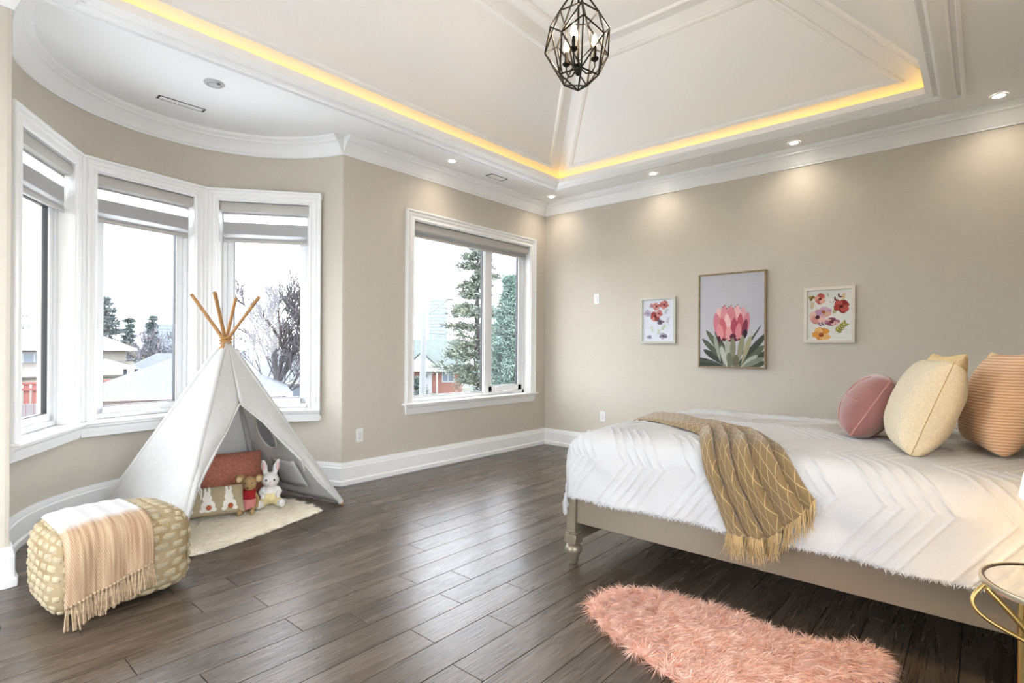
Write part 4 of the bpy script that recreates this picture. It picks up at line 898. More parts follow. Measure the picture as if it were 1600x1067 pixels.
    MB().grid(np.array([[list(onR(u, v, .032 + .010 * math.sin(PI * (u - .40) / .36))) for u in np.linspace(.40, .76, 8)] for v in np.linspace(.10, .27, 6)])).build('pocket', canvas, o, smooth=180, solid=.003)
tent()

def tent_cushions():
    terra = M('terracotta_boucle', hx('#b9745f'), .95, var=.18, vscale=60, bump=.6, bscale=180)
    cushion('cushion', (-.12, -3.76, .225), (.20, .98, .0), (-.42, .09, .90), .46, .33, .17, terra, 'terracotta boucle cushion leaning at the back of the play tent', 'cushion', piping=(terra, .008), pinch=.02, seed=7)
    sand = M('sand_linen', hx('#a89a7c'), .95, var=.06, vscale=80, bump=.3, bscale=260)
    o, tf = cushion('cushion', (.22, -4.04, .142), (.28, .96, .0), (-.50, .12, .86), .46, .20, .12, sand, 'sand coloured lumbar cushion with white rabbit shapes, in the tent', 'cushion', pinch=.03, seed=8)
    # embroidered rabbits seen from behind, with orange pompom tails
    white = M('white_embroidery', (.78, .75, .68), .95, bump=.4, bscale=300); pom = M('orange_pompom', hx('#b5603c'), .95, bump=.6, bscale=200)
    def zt(x, y): u, v = x / .223, y / .097; return .06 * max(0.0, (1 - min(1, u * u)) * (1 - min(1, v * v))) ** .42
    for cx in (-.13, .005, .135):
        sh = MB(); parts = [(cx, -.045, .042, .038), (cx - .004, .005, .028, .030), (cx - .004, .036, .020, .018), (cx - .014, .066, .008, .026), (cx + .010, .066, .008, .026), (cx - .035, -.070, .016, .012), (cx + .035, -.070, .016, .012)]
        for k, (px, py, rx, ry) in enumerate(parts):
            ring = [(px + rx * math.cos(2 * PI * i / 16), py + ry * math.sin(2 * PI * i / 16)) for i in range(16)]; n0 = len(sh.v)
            V = [tf(np.array(px), np.array(py), np.array(zt(px, py) + .0035 + .0002 * k))] + [tf(np.array(x), np.array(max(-.09, min(.09, y))), np.array(zt(x, max(-.09, min(.09, y))) + .002 + .0002 * k)) for x, y in ring]
            sh.add(V, [(0, 1 + i, 1 + (i + 1) % 16) for i in range(16)])
        ro = sh.build('rabbit_patch', white, o, smooth=180)
        MB().ball(tuple(tf(np.array(cx + .004), np.array(-.058), np.array(zt(cx, -.058) + .008))), .017, 12, 8).build('pompom', pom, ro, smooth=180)
tent_cushions()

# ------------------------------------------------------------------ plush toys
def toy_axes(face): 
    f = Vector((face[0], face[1], 0)).normalized(); r = Vector((-f.y, f.x, 0)); return f, r        # facing, its left-hand side
def plush_rabbit():
    B = Vector((.20, -3.595, .026)); f, r = toy_axes((.86, -.40)); o = thing('plush_rabbit', tuple(B), 'white plush rabbit with yellow trousers sitting in the play tent', 'plush toy')
    P = lambda a, b, z: tuple(B + f * a + r * b + Vector((0, 0, z)))
    white = M('white_plush', (.80, .785, .75), .95, bump=.5, bscale=220); yel = M('pale_yellow_knit', hx('#e6d6a2'), .95, bump=.5, bscale=260); pink = M('pink_ear_felt', hx('#e3b9b4'), .9)
    b = MB(); b.ball(P(0, 0, .075), (.058, .058, .072)); b.ball(P(.002, 0, .125), .046); b.ball(P(.01, 0, .188), (.062, .062, .056), 18, 12); b.ball(P(.05, 0, .178), (.024, .024, .020))
    for s in (-1, 1):
        b.tube([P(.0, s * .03, .23), P(-.006, s * .042, .285), P(-.012, s * (.060 if s > 0 else .05), .335)], [.016, .024, .010], 12)
        b.tube([P(.0, s * .045, .125), P(.03, s * .066, .10), P(.065, s * .052, .085)], [.020, .018, .016], 10); b.ball(P(.068, s * .050, .084), .018, 10, 8)
        b.tube([P(.03, s * .035, .045), P(.085, s * .06, .034), P(.135, s * (.075), .034)], [.032, .028, .024], 12); b.ball(P(.145, s * .078, .045), (.022, .024, .032), 12, 8)
    b.build('body', white, o, remesh=.006)
    t = MB(); t.ball(P(.004, 0, .062), (.066, .066, .056))
    for s in (-1, 1): t.tube([P(.02, s * .034, .046), P(.07, s * .055, .036), P(.105, s * .067, .035)], [.036, .034, .031], 12)
    t.build('trousers', yel, o, remesh=.006)
    e = MB()
    for s in (-1, 1): e.ball(P(.063, s * .027, .197), (.007, .007, .008), 10, 8)
    e.build('eyes', BLACK, o, smooth=180)
    MB().ball(P(.075, 0, .184), (.005, .007, .004), 8, 6).build('nose', pink, o, smooth=180)
    for s in (-1, 1):
        q = MB(); q.ball(P(.012, s * (.049 if s > 0 else .045), .288), (.010, .012, .034), 10, 8); q.build('inner_ear', pink, o, smooth=180)
def plush_mouse():
    B = Vector((.245, -3.768, .026)); f, r = toy_axes((.80, -.5)); o = thing('plush_mouse', tuple(B), 'tan plush mouse in red top and pink skirt sitting in the play tent', 'plush toy')
    P = lambda a, b, z: tuple(B + f * a + r * b + Vector((0, 0, z)))
    tan = M('tan_plush', hx('#a98a5e'), .95, bump=.5, bscale=220); red = M('red_knit', hx('#a51f22'), .95, bump=.6, bscale=240); pink = M('dusty_pink_cloth', hx('#c77f79'), .95, bump=.3, bscale=120)
    b = MB(); b.ball(P(0, 0, .07), (.04, .04, .06)); b.ball(P(-.002, 0, .12), .036); b.ball(P(.012, .004, .20), (.052, .046, .052), 16, 12); b.ball(P(.055, .004, .182), (.030, .022, .022), 12, 8)
    for s in (-1, 1):
        n = Vector((0, 0, 0)); b.ball(P(-.018, s * .062, .228), (.030, .032, .032) if s < 0 else (.026, .028, .028), 14, 10)
        b.tube([P(.0, s * .036, .13), P(.02, s * .062, .09), P(.05, s * .058, .05)], [.013, .012, .011], 8); b.ball(P(.055, s * .056, .045), .014, 8, 6)
        b.tube([P(.02, s * .022, .04), P(.08, s * .036, .024), P(.125, s * .04, .020)], [.017, .016, .014], 8); b.ball(P(.132, s * .041, .030), (.015, .018, .024), 10, 8)
    b.tube([P(.058, -.05, .05), P(.10, .0, .022), P(.12, .06, .02)], [.005, .005, .004], 6)
    b.build('body', tan, o, remesh=.005)
    for s in (-1, 1): MB().ball(P(.006, s * .064, .228), (.012, .021, .021), 12, 8).build('inner_ear', M('pale_ear_felt', hx('#c9b08a'), .9), o, smooth=180)
    MB().lathe([(.030, .165), (.040, .15), (.046, .12), (.047, .095), (.043, .09)], tuple(B), 18, close=False).build('jumper', red, o, smooth=60, solid=.004)
    V = []; nn = 36
    sk = MB(); prof = [(.044, .10), (.052, .08), (.066, .05), (.075, .03)]
    for rr, z in prof:
        for k in range(nn):
            a = 2 * PI * k / nn; q = rr * (1 + .10 * (rr - .044) / .03 * math.cos(9 * a)); V.append((B.x + q * math.cos(a), B.y + q * math.sin(a), B.z + z))
    sk.add(V, [(i * nn + k, i * nn + (k + 1) % nn, (i + 1) * nn + (k + 1) % nn, (i + 1) * nn + k) for i in range(3) for k in range(nn)]); sk.build('skirt', pink, o, smooth=60, solid=.003)
    e = MB()
    for s in (-1, 1): e.ball(P(.055, .004 + s * .022, .212), .005, 8, 6)
    e.ball(P(.086, .004, .186), .006, 8, 6); e.build('eyes_and_nose', BLACK, o, smooth=180)
plush_rabbit(); plush_mouse()

# ------------------------------------------------------------------ pouf with its throw
PC = Vector((1.005, -4.742, 0)); PS = (.265, .285, .20); PROT = math.radians(4)
def pouf_surface(d):
    """unit cube direction array -> rounded box surface"""
    p = 4.6; s = np.array(PS); q = d / (np.sum(np.abs(d) ** p, -1, keepdims=True) ** (1 / p)); return q * s
def pouf():
    o = thing('pouf', tuple(PC), 'cream tufted basket-weave floor pouf in front of the play tent', 'pouf'); n = 72
    mat = M('cream_cotton_weave', hx('#a08f70'), .95, col2='#8f7a52', vscale=9, var=.02, bump=.5, bscale=160); tuftm = M('cream_tuft_yarn', hx('#b5a688'), .95, var=.13, vscale=11, bump=.7, bscale=190)
    A = np.linspace(-1, 1, n); U, V = np.meshgrid(A, A, indexing='ij'); mb = MB(); ca, sa = math.cos(PROT), math.sin(PROT)
    def place(Q):
        x = Q[..., 0] * ca - Q[..., 1] * sa + PC.x; y = Q[..., 0] * sa + Q[..., 1] * ca + PC.y; return np.stack([x, y, Q[..., 2] + PS[2] + .002], -1)
    for ax in range(3):
        for sg in (-1, 1):
            D = np.zeros((n, n, 3)); D[..., ax] = sg; i, j = [(1, 2), (0, 2), (0, 1)][ax]; D[..., i] = U; D[..., j] = V
            P = pouf_surface(D); rad = P / np.linalg.norm(P, axis=-1, keepdims=True)
            P = P * (1 + .010 * np.sin(U * 5 + ax) * np.sin(V * 4 + 1 + sg))[..., None]
            G = place(P); mb.grid(G if (sg > 0) != (ax == 1) else G[::-1])
    body = mb.build('cover', mat, o, smooth=180); bm = bmesh.new(); bm.from_mesh(body.data); bmesh.ops.remove_doubles(bm, verts=bm.verts[:], dist=1e-4); bmesh.ops.recalc_face_normals(bm, faces=bm.faces[:]); bm.to_mesh(body.data); bm.free()
    # raised tufts in a staggered weave on every visible side
    rg = np.random.default_rng(4); k = 5
    for ax, sg in ((0, 1), (1, 1), (1, -1), (2, 1)):
        rows, cols = (9, 7)
        for a in range(cols):
            for b in range(rows):
                sh = .5 * (b % 2); u0, u1 = -1 + 2 * (a - sh + .03) / cols, -1 + 2 * (a - sh + .93) / cols; v0, v1 = -1 + 2 * (b + .05) / rows, -1 + 2 * (b + .90) / rows; u0 = max(u0, -1)
                if u1 - u0 < .1: continue
                u = np.linspace(u0, min(u1, 1), k); v = np.linspace(v0, min(v1, 1), k); UU, VV = np.meshgrid(u, v, indexing='ij')
                D = np.zeros((k, k, 3)); D[..., ax] = sg; i, j = [(1, 2), (0, 2), (0, 1)][ax]; D[..., i] = UU; D[..., j] = VV
                P = pouf_surface(D); rad = P / np.linalg.norm(P, axis=-1, keepdims=True); e = np.minimum(np.minimum(np.arange(k), k - 1 - np.arange(k))[:, None], np.minimum(np.arange(k), k - 1 - np.arange(k))[None, :])
                h = np.where(e == 0, -.004, np.where(e == 1, .006, .008)) + rg.normal(size=(k, k)) * .0012
                Q = P + rad * h[..., None]; Q[..., 2] = np.maximum(Q[..., 2], -PS[2] + .001); m = MB(); G = place(Q); m.grid(G if (sg > 0) != (ax == 1) else G[::-1]); m.build('tuft', tuftm, o, smooth=180)
    return place
place_pouf = pouf()
def pouf_throw():
    # strip laid over the top and down the front, defined in the pouf's own frame
    na, nb = 90, 50; p = 4.6; sx, sy, sz = PS
    # profile in the x-z section, as angle
    th = np.linspace(math.radians(118), math.radians(-38), 400); cs = np.stack([np.cos(th), np.sin(th)], -1)
    q = cs / (np.sum(np.abs(cs) ** p, -1, keepdims=True) ** (1 / p)); prof = q * np.array([sx + .017, sz + .017])
    L = np.concatenate([[0], np.cumsum(np.linalg.norm(np.diff(prof, axis=0), axis=1))]); G = np.zeros((na, nb, 3)); b = np.linspace(-1, 1, nb)
    for j in range(nb):
        Ltot = .655 - .05 * b[j]; s = np.linspace(0.0, Ltot, na); X = np.interp(s, L, prof[:, 0]); Zz = np.interp(s, L, prof[:, 1]); q_ = s / Ltot
        # hanging part falls straight
        yy = (-.085 + b[j] * (.155 + .012 * q_)) ; k = (1 - np.abs(yy / (sy + .015)) ** p) ** (1 / p)
        hang = np.clip((s - .36) / .2, 0, 1); X = X * (k * (1 - hang) + hang) + .006 * np.sin(b[j] * 9 + 2 * q_) * hang + .010 * hang
        Zk = np.where(Zz > 0, Zz * k, Zz); G[:, j, 0] = X; G[:, j, 1] = yy; G[:, j, 2] = Zk + .002 * np.sin(b[j] * 13) * (1 - hang)
    G[..., 2] = np.maximum(G[..., 2], -PS[2] + .03)
    W = place_pouf(G); m = MB().grid(W); a_, b_ = np.meshgrid(np.linspace(0, 1, na), b, indexing='ij'); m.uv = np.stack([a_, b_], -1).reshape(-1, 2)
    mat = bpy.data.materials.new('tan_white_loose_weave'); mat.use_nodes = True; nd, L_ = nodes_of(mat); bs = nd['Principled BSDF']; bs.inputs['Roughness'].default_value = .95
    uv = nd.new('ShaderNodeUVMap'); mp = nd.new('ShaderNodeMapping'); mp.inputs['Scale'].default_value = (70, 46, 1); L_.new(uv.outputs[0], mp.inputs[0])
    ck = nd.new('ShaderNodeTexChecker'); ck.inputs['Scale'].default_value = 1; L_.new(mp.outputs[0], ck.inputs[0])
    m2 = nd.new('ShaderNodeMapping'); m2.inputs['Scale'].default_value = (2.2, 13, 1); L_.new(uv.outputs[0], m2.inputs[0]); nz = nd.new('ShaderNodeTexNoise'); nz.inputs['Scale'].default_value = 1; nz.inputs['Detail'].default_value = 3; L_.new(m2.outputs[0], nz.inputs[0])
    rp = nd.new('ShaderNodeValToRGB'); rp.color_ramp.elements[0].position = .35; rp.color_ramp.elements[0].color = (*hx('#a58468'), 1); rp.color_ramp.elements[1].position = .65; rp.color_ramp.elements[1].color = (*hx('#cdb394'), 1); L_.new(nz.outputs[0], rp.inputs[0])
    mx = nd.new('ShaderNodeMix'); mx.data_type = 'RGBA'; mx.blend_type = 'MULTIPLY'; mx.inputs[0].default_value = .55; L_.new(rp.outputs[0], mx.inputs[6]); L_.new(ck.outputs[0], mx.inputs[7]); ck.inputs[1].default_value = (1, 1, 1, 1); ck.inputs[2].default_value = (.5, .42, .34, 1)
    # undyed first third of the cloth
    sx_ = nd.new('ShaderNodeSeparateXYZ'); L_.new(uv.outputs[0], sx_.inputs[0]); mr = nd.new('ShaderNodeMapRange'); mr.inputs['From Min'].default_value = .42; mr.inputs['From Max'].default_value = .52; L_.new(sx_.outputs[0], mr.inputs[0])
    m3 = nd.new('ShaderNodeMix'); m3.data_type = 'RGBA'; m3.inputs[6].default_value = (.58, .57, .56, 1); L_.new(mr.outputs[0], m3.inputs[0]); L_.new(mx.outputs[2], m3.inputs[7]); L_.new(m3.outputs[2], bs.inputs['Base Color'])
    bp = nd.new('ShaderNodeBump'); bp.inputs['Strength'].default_value = .8; bp.inputs['Distance'].default_value = .006; L_.new(ck.outputs['Fac'], bp.inputs['Height']); L_.new(bp.outputs[0], bs.inputs['Normal'])
    o = m.build('throw_blanket', mat, smooth=180, solid=.006, label='white to tan woven throw with thick tassels draped over the pouf', cat='blanket')
    rg = random.Random(12); yarn = M('tan_twisted_yarn', hx('#b39a7c'), .95, var=.18, vscale=60, bump=.6, bscale=300)
    for k in range(24):
        i = int((k + .5) / 24 * (nb - 1)); p0 = Vector(W[-1, i]); p0 = p0 + Vector((.006, 0, .01)); L1 = min(rg.uniform(.085, .11), p0.z - .008); t = MB()
        for e in range(5):
            dx, dy = rg.gauss(0, .004), rg.gauss(0, .0045); t.tube([p0, p0 + Vector((.008 + dx, dy, -L1 * .5)), p0 + Vector((.010 + dx * 1.6, dy * 1.7, -L1))], [.0042, .0040, .0030], 5)
        t.ball(p0 + Vector((.003, 0, .0)), .0075, 8, 6); t.build('tassel', yarn, o, smooth=60)
pouf_throw()
# ------------------------------------------------------------------ outside
GZ = -3.6
ALB = .30
def ME(name, col, rough=.9, **k):
    col = hx(col) if isinstance(col, str) else col; c2 = k.pop('col2', None)
    if c2: k['col2'] = tuple(x * ALB for x in hx(c2))
    return M(name, tuple(x * ALB for x in col), rough, **k)
EXW = ME('outdoor_white_paint', (.85, .86, .88), .6)
SNOW = ME('thin_snow', (.26, .29, .32), .8, var=.05, vscale=.6); GROUND = ME('pale_winter_lawn', '#8f9a7c', .95, col2='#a9ad9a', vscale=.25, var=.02)
tag(MB().box((-420, -260, GZ - .2), (-6, 330, GZ)).build('ground', GROUND), kind='structure')
tag(MB().box((5.2, -260, GZ - .2), (260, 330, GZ)).build('ground', ME('added_bounce_ground', (.40 / ALB, .40 / ALB, .39 / ALB), .9)), kind='structure')  # unseen ground added beside and behind, tempers daylight bouncing up to the vault
tag(MB().box((-6, -260, GZ - .2), (5.2, -6.8, GZ)).build('ground', ME('added_bounce_ground', (.4, .4, .4))), kind='structure')
def wallbox(mb, O, e, n, a0, a1, z0, z1, d0, d1):
    q = MB().box((a0, z0, d0), (a1, z1, d1)); mb.add([(O.x + e.x * p[0] + n.x * p[2], O.y + e.y * p[0] + n.y * p[2], p[1]) for p in q.v], q.f); return mb
def house(name, label, O, yaw, w, d, eave, ridge, wall, roof, wins=(), doors=(), hip=False, overhang=.4, extra=None, rot_gable=False, frame=None):
    """O: plan point of the front-left corner; front faces the viewer (yaw = direction of the front edge)"""
    O = Vector(O); e = Vector((math.cos(math.radians(yaw)), math.sin(math.radians(yaw)))); n = Vector((e.y, -e.x))      # n points out of the front
    o = thing(name, (O.x, O.y, GZ), label, 'house'); P = lambda a, z, q: (O.x + e.x * a + n.x * q, O.y + e.y * a + n.y * q, z)
    b = MB(); wallbox(b, O, e, n, 0, w, GZ, eave, -d, 0)
    h = overhang; rf = MB()
    if rot_gable:      # gable faces the viewer
        c = [P(-h, eave - .1, h), P(w + h, eave - .1, h), P(w / 2, ridge, h), P(-h, eave - .1, -d - h), P(w + h, eave - .1, -d - h), P(w / 2, ridge, -d - h)]; rf.add(c, [(0, 2, 5, 3), (2, 1, 4, 5), (0, 3, 4, 1)])
        b.add([P(0, eave, 0), P(w, eave, 0), P(w / 2, ridge - .15, 0)], [(0, 1, 2)])
    else:
        i = min(d / 2, w / 2 - .1) if hip else -h
        c = [P(-h, eave - .1, h), P(w + h, eave - .1, h), P(w + h, eave - .1, -d - h), P(-h, eave - .1, -d - h), P(i, ridge, -d / 2), P(w - i, ridge, -d / 2)]
        rf.add(c, [(0, 1, 5, 4), (1, 2, 5), (2, 3, 4, 5), (3, 0, 4), (0, 3, 2, 1)])
    b.build('walls', wall, o, fixn=True); ro = rf.build('roof', roof, o, fixn=True)
    g = MB(); wallbox(g, O, e, n, -h, w + h, eave - .24, eave - .06, h, h + .1); g.build('gutter', frame or EXW, ro)
    for (a, z, ww, hh) in wins:
        f = MB(); wallbox(f, O, e, n, a, a + ww, z, z + hh, 0, .06); fo = f.build('window', frame or EXW, o)
        q = MB(); wallbox(q, O, e, n, a + .1, a + ww / 2 - .04, z + .1, z + hh - .1, .06, .075); wallbox(q, O, e, n, a + ww / 2 + .04, a + ww - .1, z + .1, z + hh - .1, .06, .075); q.build('pane', ME('far_window_pane', '#8f9fb0', .2), fo)
    for (a, z, ww, hh) in doors:
        f = MB(); wallbox(f, O, e, n, a - .15, a + ww + .15, z, z + hh + .15, 0, .05); fo = f.build('door', frame or EXW, o); q = MB(); wallbox(q, O, e, n, a + .35 * ww, a + .65 * ww, z + hh * .68, z + hh * .84, .05, .07); q.build('pane', ME('far_window_pane', '#8f9fb0', .2), fo)
    if extra: extra(o, P, ro)
    return o
def brick_mat(name, c1, c2, mortar):
    m = bpy.data.materials.new(name); m.use_nodes = True; nd, L = nodes_of(m); b = nd['Principled BSDF']; b.inputs['Roughness'].default_value = .9
    tc = nd.new('ShaderNodeTexCoord'); bk = nd.new('ShaderNodeTexBrick'); mp = nd.new('ShaderNodeMapping'); mp.inputs['Rotation'].default_value = (PI / 2, 0, .8); L.new(tc.outputs['Object'], mp.inputs[0]); L.new(mp.outputs[0], bk.inputs[0]); bk.inputs['Scale'].default_value = 3.2
    bk.inputs[1].default_value = (*[x * ALB for x in hx(c1)], 1); bk.inputs[2].default_value = (*[x * ALB for x in hx(c2)], 1); bk.inputs[3].default_value = (*[x * ALB for x in hx(mortar)], 1); L.new(bk.outputs[0], b.inputs['Base Color']); return m
RED = brick_mat('red_brick', '#b46a58', '#c47f6c', '#cdb8ad'); PINK = brick_mat('pale_pink_brick', '#d3b0a6', '#dcbdb4', '#e0d2cb')
STUCCO = ME('beige_stucco', '#cfc7b9', .9); GREENROOF = ME('grey_green_shingles', '#86938f', .9, var=.1, vscale=2); BEIGEROOF = ME('beige_shingles', '#b3aaa0', .9, var=.08, vscale=2); GREYROOF = ME('grey_shingles', '#8c919b', .9, var=.08, vscale=2); SIDING = ME('white_siding', (.78, .79, .8), .8)

def porch(o, P, ro):
    f = MB().add([P(.2, -.75, .9), P(3.4, -.75, .9), P(1.8, .75, .9)], [(0, 1, 2)]); f.add([P(.2, -.75, .9), P(3.4, -.75, .9), P(3.4, -.75, .0), P(.2, -.75, .0)], [(0, 1, 2, 3)]); f.build('porch_gable', SIDING, o, solid=.08)
    r = MB().add([P(.0, -.80, 1.1), P(1.8, .86, 1.1), P(1.8, .86, -2.5), P(.0, -.80, -.3)], [(0, 1, 2, 3)]); r.add([P(3.6, -.80, 1.1), P(1.8, .86, 1.1), P(1.8, .86, -2.5), P(3.6, -.80, -.3)], [(3, 2, 1, 0)]); r.build('porch_roof', GREENROOF, o, solid=.08)
    b = MB().box((0, 0, 0), (.01, .01, .01)); b = MB(); q = MB().box((-.6, -1.25, .0), (6.0, -.75, .92)); b.add([P(p[0], p[1], p[2]) for p in q.v], q.f); b.build('porch_beam', SIDING, o)
    for a in (.2, 3.3):
        b = MB(); q = MB().box((a, GZ, .75), (a + .16, -1.2, .9)); b.add([P(p[0], p[1], p[2]) for p in q.v], q.f); b.build('porch_post', SIDING, o)
# brick bungalow straight out of the broad window
house('brick_bungalow', 'red brick bungalow with white porch gable seen through the broad window', (-41.9, 30.2), 49.2, 6.0, 8, -.75, 2.2, RED, GREENROOF, wins=((3.9, -2.45, 1.3, 1.55),), doors=((1.7, GZ, 1.0, 2.4),), extra=porch)
house('brick_bungalow', 'pale pink brick house right of the porch bungalow behind the pine', (-38.9, 42.4), 49.2, 9, 8, .6, 3.2, PINK, BEIGEROOF, wins=((4.5, -2.4, 1.4, 1.3),))
# snow-roofed bungalow behind the bare tree
def railing(o, P, ro):
    for k in range(26):
        q = MB().box((1.4 + k * .22, GZ + .4, 1.6), (1.46 + k * .22, GZ + 1.35, 1.66)); b = MB(); b.add([P(p[0], p[1], p[2]) for p in q.v], q.f); b.build('baluster', SIDING, o)
    q = MB().box((1.3, GZ + 1.35, 1.56), (7.2, GZ + 1.45, 1.70)); b = MB(); b.add([P(p[0], p[1], p[2]) for p in q.v], q.f); b.build('handrail', SIDING, o)
house('snowy_bungalow', 'low bungalow with snow covered roof and white railing behind the bare tree', (-39.6, 8.6), 64, 9.5, 8, -1.4, 1.15, ME('grey_siding', '#9aa0a6', .9), SNOW, wins=((2.6, -2.7, 1.2, 1.0), (6.4, -2.7, 1.6, 1.0)), doors=((4.8, GZ, .95, 2.0),), hip=True, extra=railing)
# views through the left bay window
house('beige_house', 'two storey beige house with brown hip roof behind the red deck', (-42.3, -2.2), 79, 7.6, 7, 1.15, 3.0, STUCCO, BEIGEROOF, wins=((5.3, -.2, 1.0, 1.0), (2.2, -.2, 1.2, 1.0)), hip=True, overhang=.6)
house('grey_roof_house', 'low house with dark grey roof beyond the garage', (-50.2, 6.2), 76, 9, 7, -1.6, .6, STUCCO, GREYROOF, wins=((2, -2.8, 1.2, .9),), hip=True)
def lower_roof(o, P, ro):
    r = MB().add([P(-.5, -.75, 1.8), P(8.3, -.75, 1.8), P(8.0, .10, 0), P(-.2, .10, 0)], [(0, 1, 2, 3)]); r.build('skirt_roof', BEIGEROOF, o, solid=.12)
o_ = bpy.data.objects.get('beige_house'); 
def _skirt():
    O = Vector((-42.3, -2.2)); e = Vector((math.cos(math.radians(79)), math.sin(math.radians(79)))); n = Vector((e.y, -e.x)); P = lambda a, z, q: (O.x + e.x * a + n.x * q, O.y + e.y * a + n.y * q, z); lower_roof(o_, P, None)
    b = MB(); wallbox(b, O, e, n, .2, 7.9, GZ, -.85, 0, 1.5); b.build('ground_floor', STUCCO, o_)
_skirt()
def spout(o, P, ro):
    MB().tube([P(3.05, -.72, .42), P(3.05, -.85, .25), P(3.1, -1.0, .08), P(3.1, GZ, .08)], .06, 8).build('downspout', SIDING, o, smooth=60)
    b = MB(); q = MB().box((3.9, GZ, 0), (6.2, -1.05, .06)); b.add([P(p[0], p[1], p[2]) for p in q.v], q.f); b.build('garage_door', SIDING, o)
house('snowy_garage', 'pink brick garage with snow covered hip roof and white downspout below the bay', (-20.6, -.9), 66, 6.6, 6, -.55, .95, PINK, SNOW, hip=True, overhang=.5, extra=spout)
def deck():
    o = thing('red_deck', (-30.5, 1.4, GZ), 'red painted wooden deck rail in front of the beige house', 'deck'); red = ME('red_deck_paint', '#c9766c', .8)
    for k in range(22): MB().box((-30.6, -2.2 + k * .3, GZ + .2), (-30.5, -2.0 + k * .3, -.62)).build('board', red, o)
    MB().box((-30.65, -2.3, -.66), (-30.45, 4.5, -.56)).build('rail', red, o)
    MB().box((-33.5, -2.3, -.95), (-30.4, 4.4, -.85)).build('platform', red, o)
deck()
def pergola():
    o = thing('gazebo', (-35.4, 2.9, GZ), 'small blue and white patio gazebo beside the beige house', 'gazebo'); blue = ME('pale_blue_canopy', '#b9cbdc', .7); ds = ME('slate_blue_wood', '#5f7388', .8)
    MB().add([(-36.8, 1.5, -.15), (-34.0, 1.5, -.15), (-34.0, 4.4, -.15), (-36.8, 4.4, -.15), (-35.4, 2.95, .45)], [(0, 1, 4), (1, 2, 4), (2, 3, 4), (3, 0, 4), (3, 2, 1, 0)]).build('canopy', blue, o)
    for x, y in ((-36.6, 1.7), (-34.2, 1.7), (-34.2, 4.2), (-36.6, 4.2)): MB().box((x - .08, y - .08, GZ), (x + .08, y + .08, -.15)).build('post', ds, o)
    MB().box((-34.24, 1.75, -1.1), (-34.16, 4.15, -.95)).build('beam', ds, o); MB().box((-34.26, 2.2, -1.9), (-34.2, 2.9, -.95)).build('shutter', ds, o)
pergola()
def fence():
    o = thing('garden_fence', (-22.4, -2.9, GZ), 'weathered wooden garden fence left of the snowy garage', 'fence'); m = ME('weathered_fence', '#b7aeb0', .9, var=.1, vscale=3); p = ME('pink_post', '#cfa49b', .9)
    for k in range(14): MB().box((-22.45, -4.4 + k * .22, GZ), (-22.40, -4.2 + k * .22, -.95)).build('board', m, o)
    for y in (-4.4, -2.9, -1.45): MB().box((-22.42, y - .08, GZ), (-22.28, y + .08, -.8)).build('post', p, o)
fence()
def tower(name, x, y, w, d, h, label, floors):
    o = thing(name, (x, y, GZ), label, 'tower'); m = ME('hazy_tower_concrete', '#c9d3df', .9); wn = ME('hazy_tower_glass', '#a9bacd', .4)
    MB().box((x - w / 2, y - d / 2, GZ), (x + w / 2, y + d / 2, h)).build('block', m, o)
    for k in range(floors):
        z = GZ + (h - GZ) * (k + .3) / floors; MB().box((x - w / 2 - .2, y - d / 2 - .2, z), (x + w / 2 + .2, y + d / 2 + .2, z + (h - GZ) / floors * .5)).build('window_band', wn, o)
tower('apartment_tower', -222, 192, 6, 8, 28, 'hazy pale apartment tower behind the street lamp pole', 18)
tower('apartment_tower', -380, 103, 14, 16, 15, 'distant hazy apartment tower above the grey roof', 10)
def lamp_post():
    o = thing('street_lamp', (-26.65, 20.0, GZ), 'pale grey street lamp pole outside the broad window', 'street lamp'); m = ME('pale_concrete', '#cfd2d3', .8)
    MB().tube([(-26.65, 20.0, GZ), (-26.6, 20.06, 3.8)], [.28, .17], 12).build('pole', m, o, smooth=60)
    MB().tube([(-26.6, 20.06, 3.2), (-26.35, 20.4, 3.75), (-25.9, 20.9, 4.3), (-25.5, 21.35, 4.75)], .045, 8).build('arm', m, o, smooth=60)
    MB().ball((-25.35, 21.5, 4.8), (.3, .3, .1), 12, 8).build('lamp_head', m, o, smooth=180)
lamp_post()
def cable(pts, label):
    MB().tube(pts, .02, 5).build('overhead_cable', ME('cable_grey', (.2, .2, .22), .7), label=label, cat='cable', group='overhead cables')
cable([(-26.6, 20.06, 2.3), (-24, 24, 2.0), (-20, 31, 2.3)], 'thin overhead cable running right from the street lamp pole')
cable([(-40, -14, 3.3), (-38, 4, 3.05), (-36, 24, 3.4)], 'thin overhead cable crossing behind the left bay window')

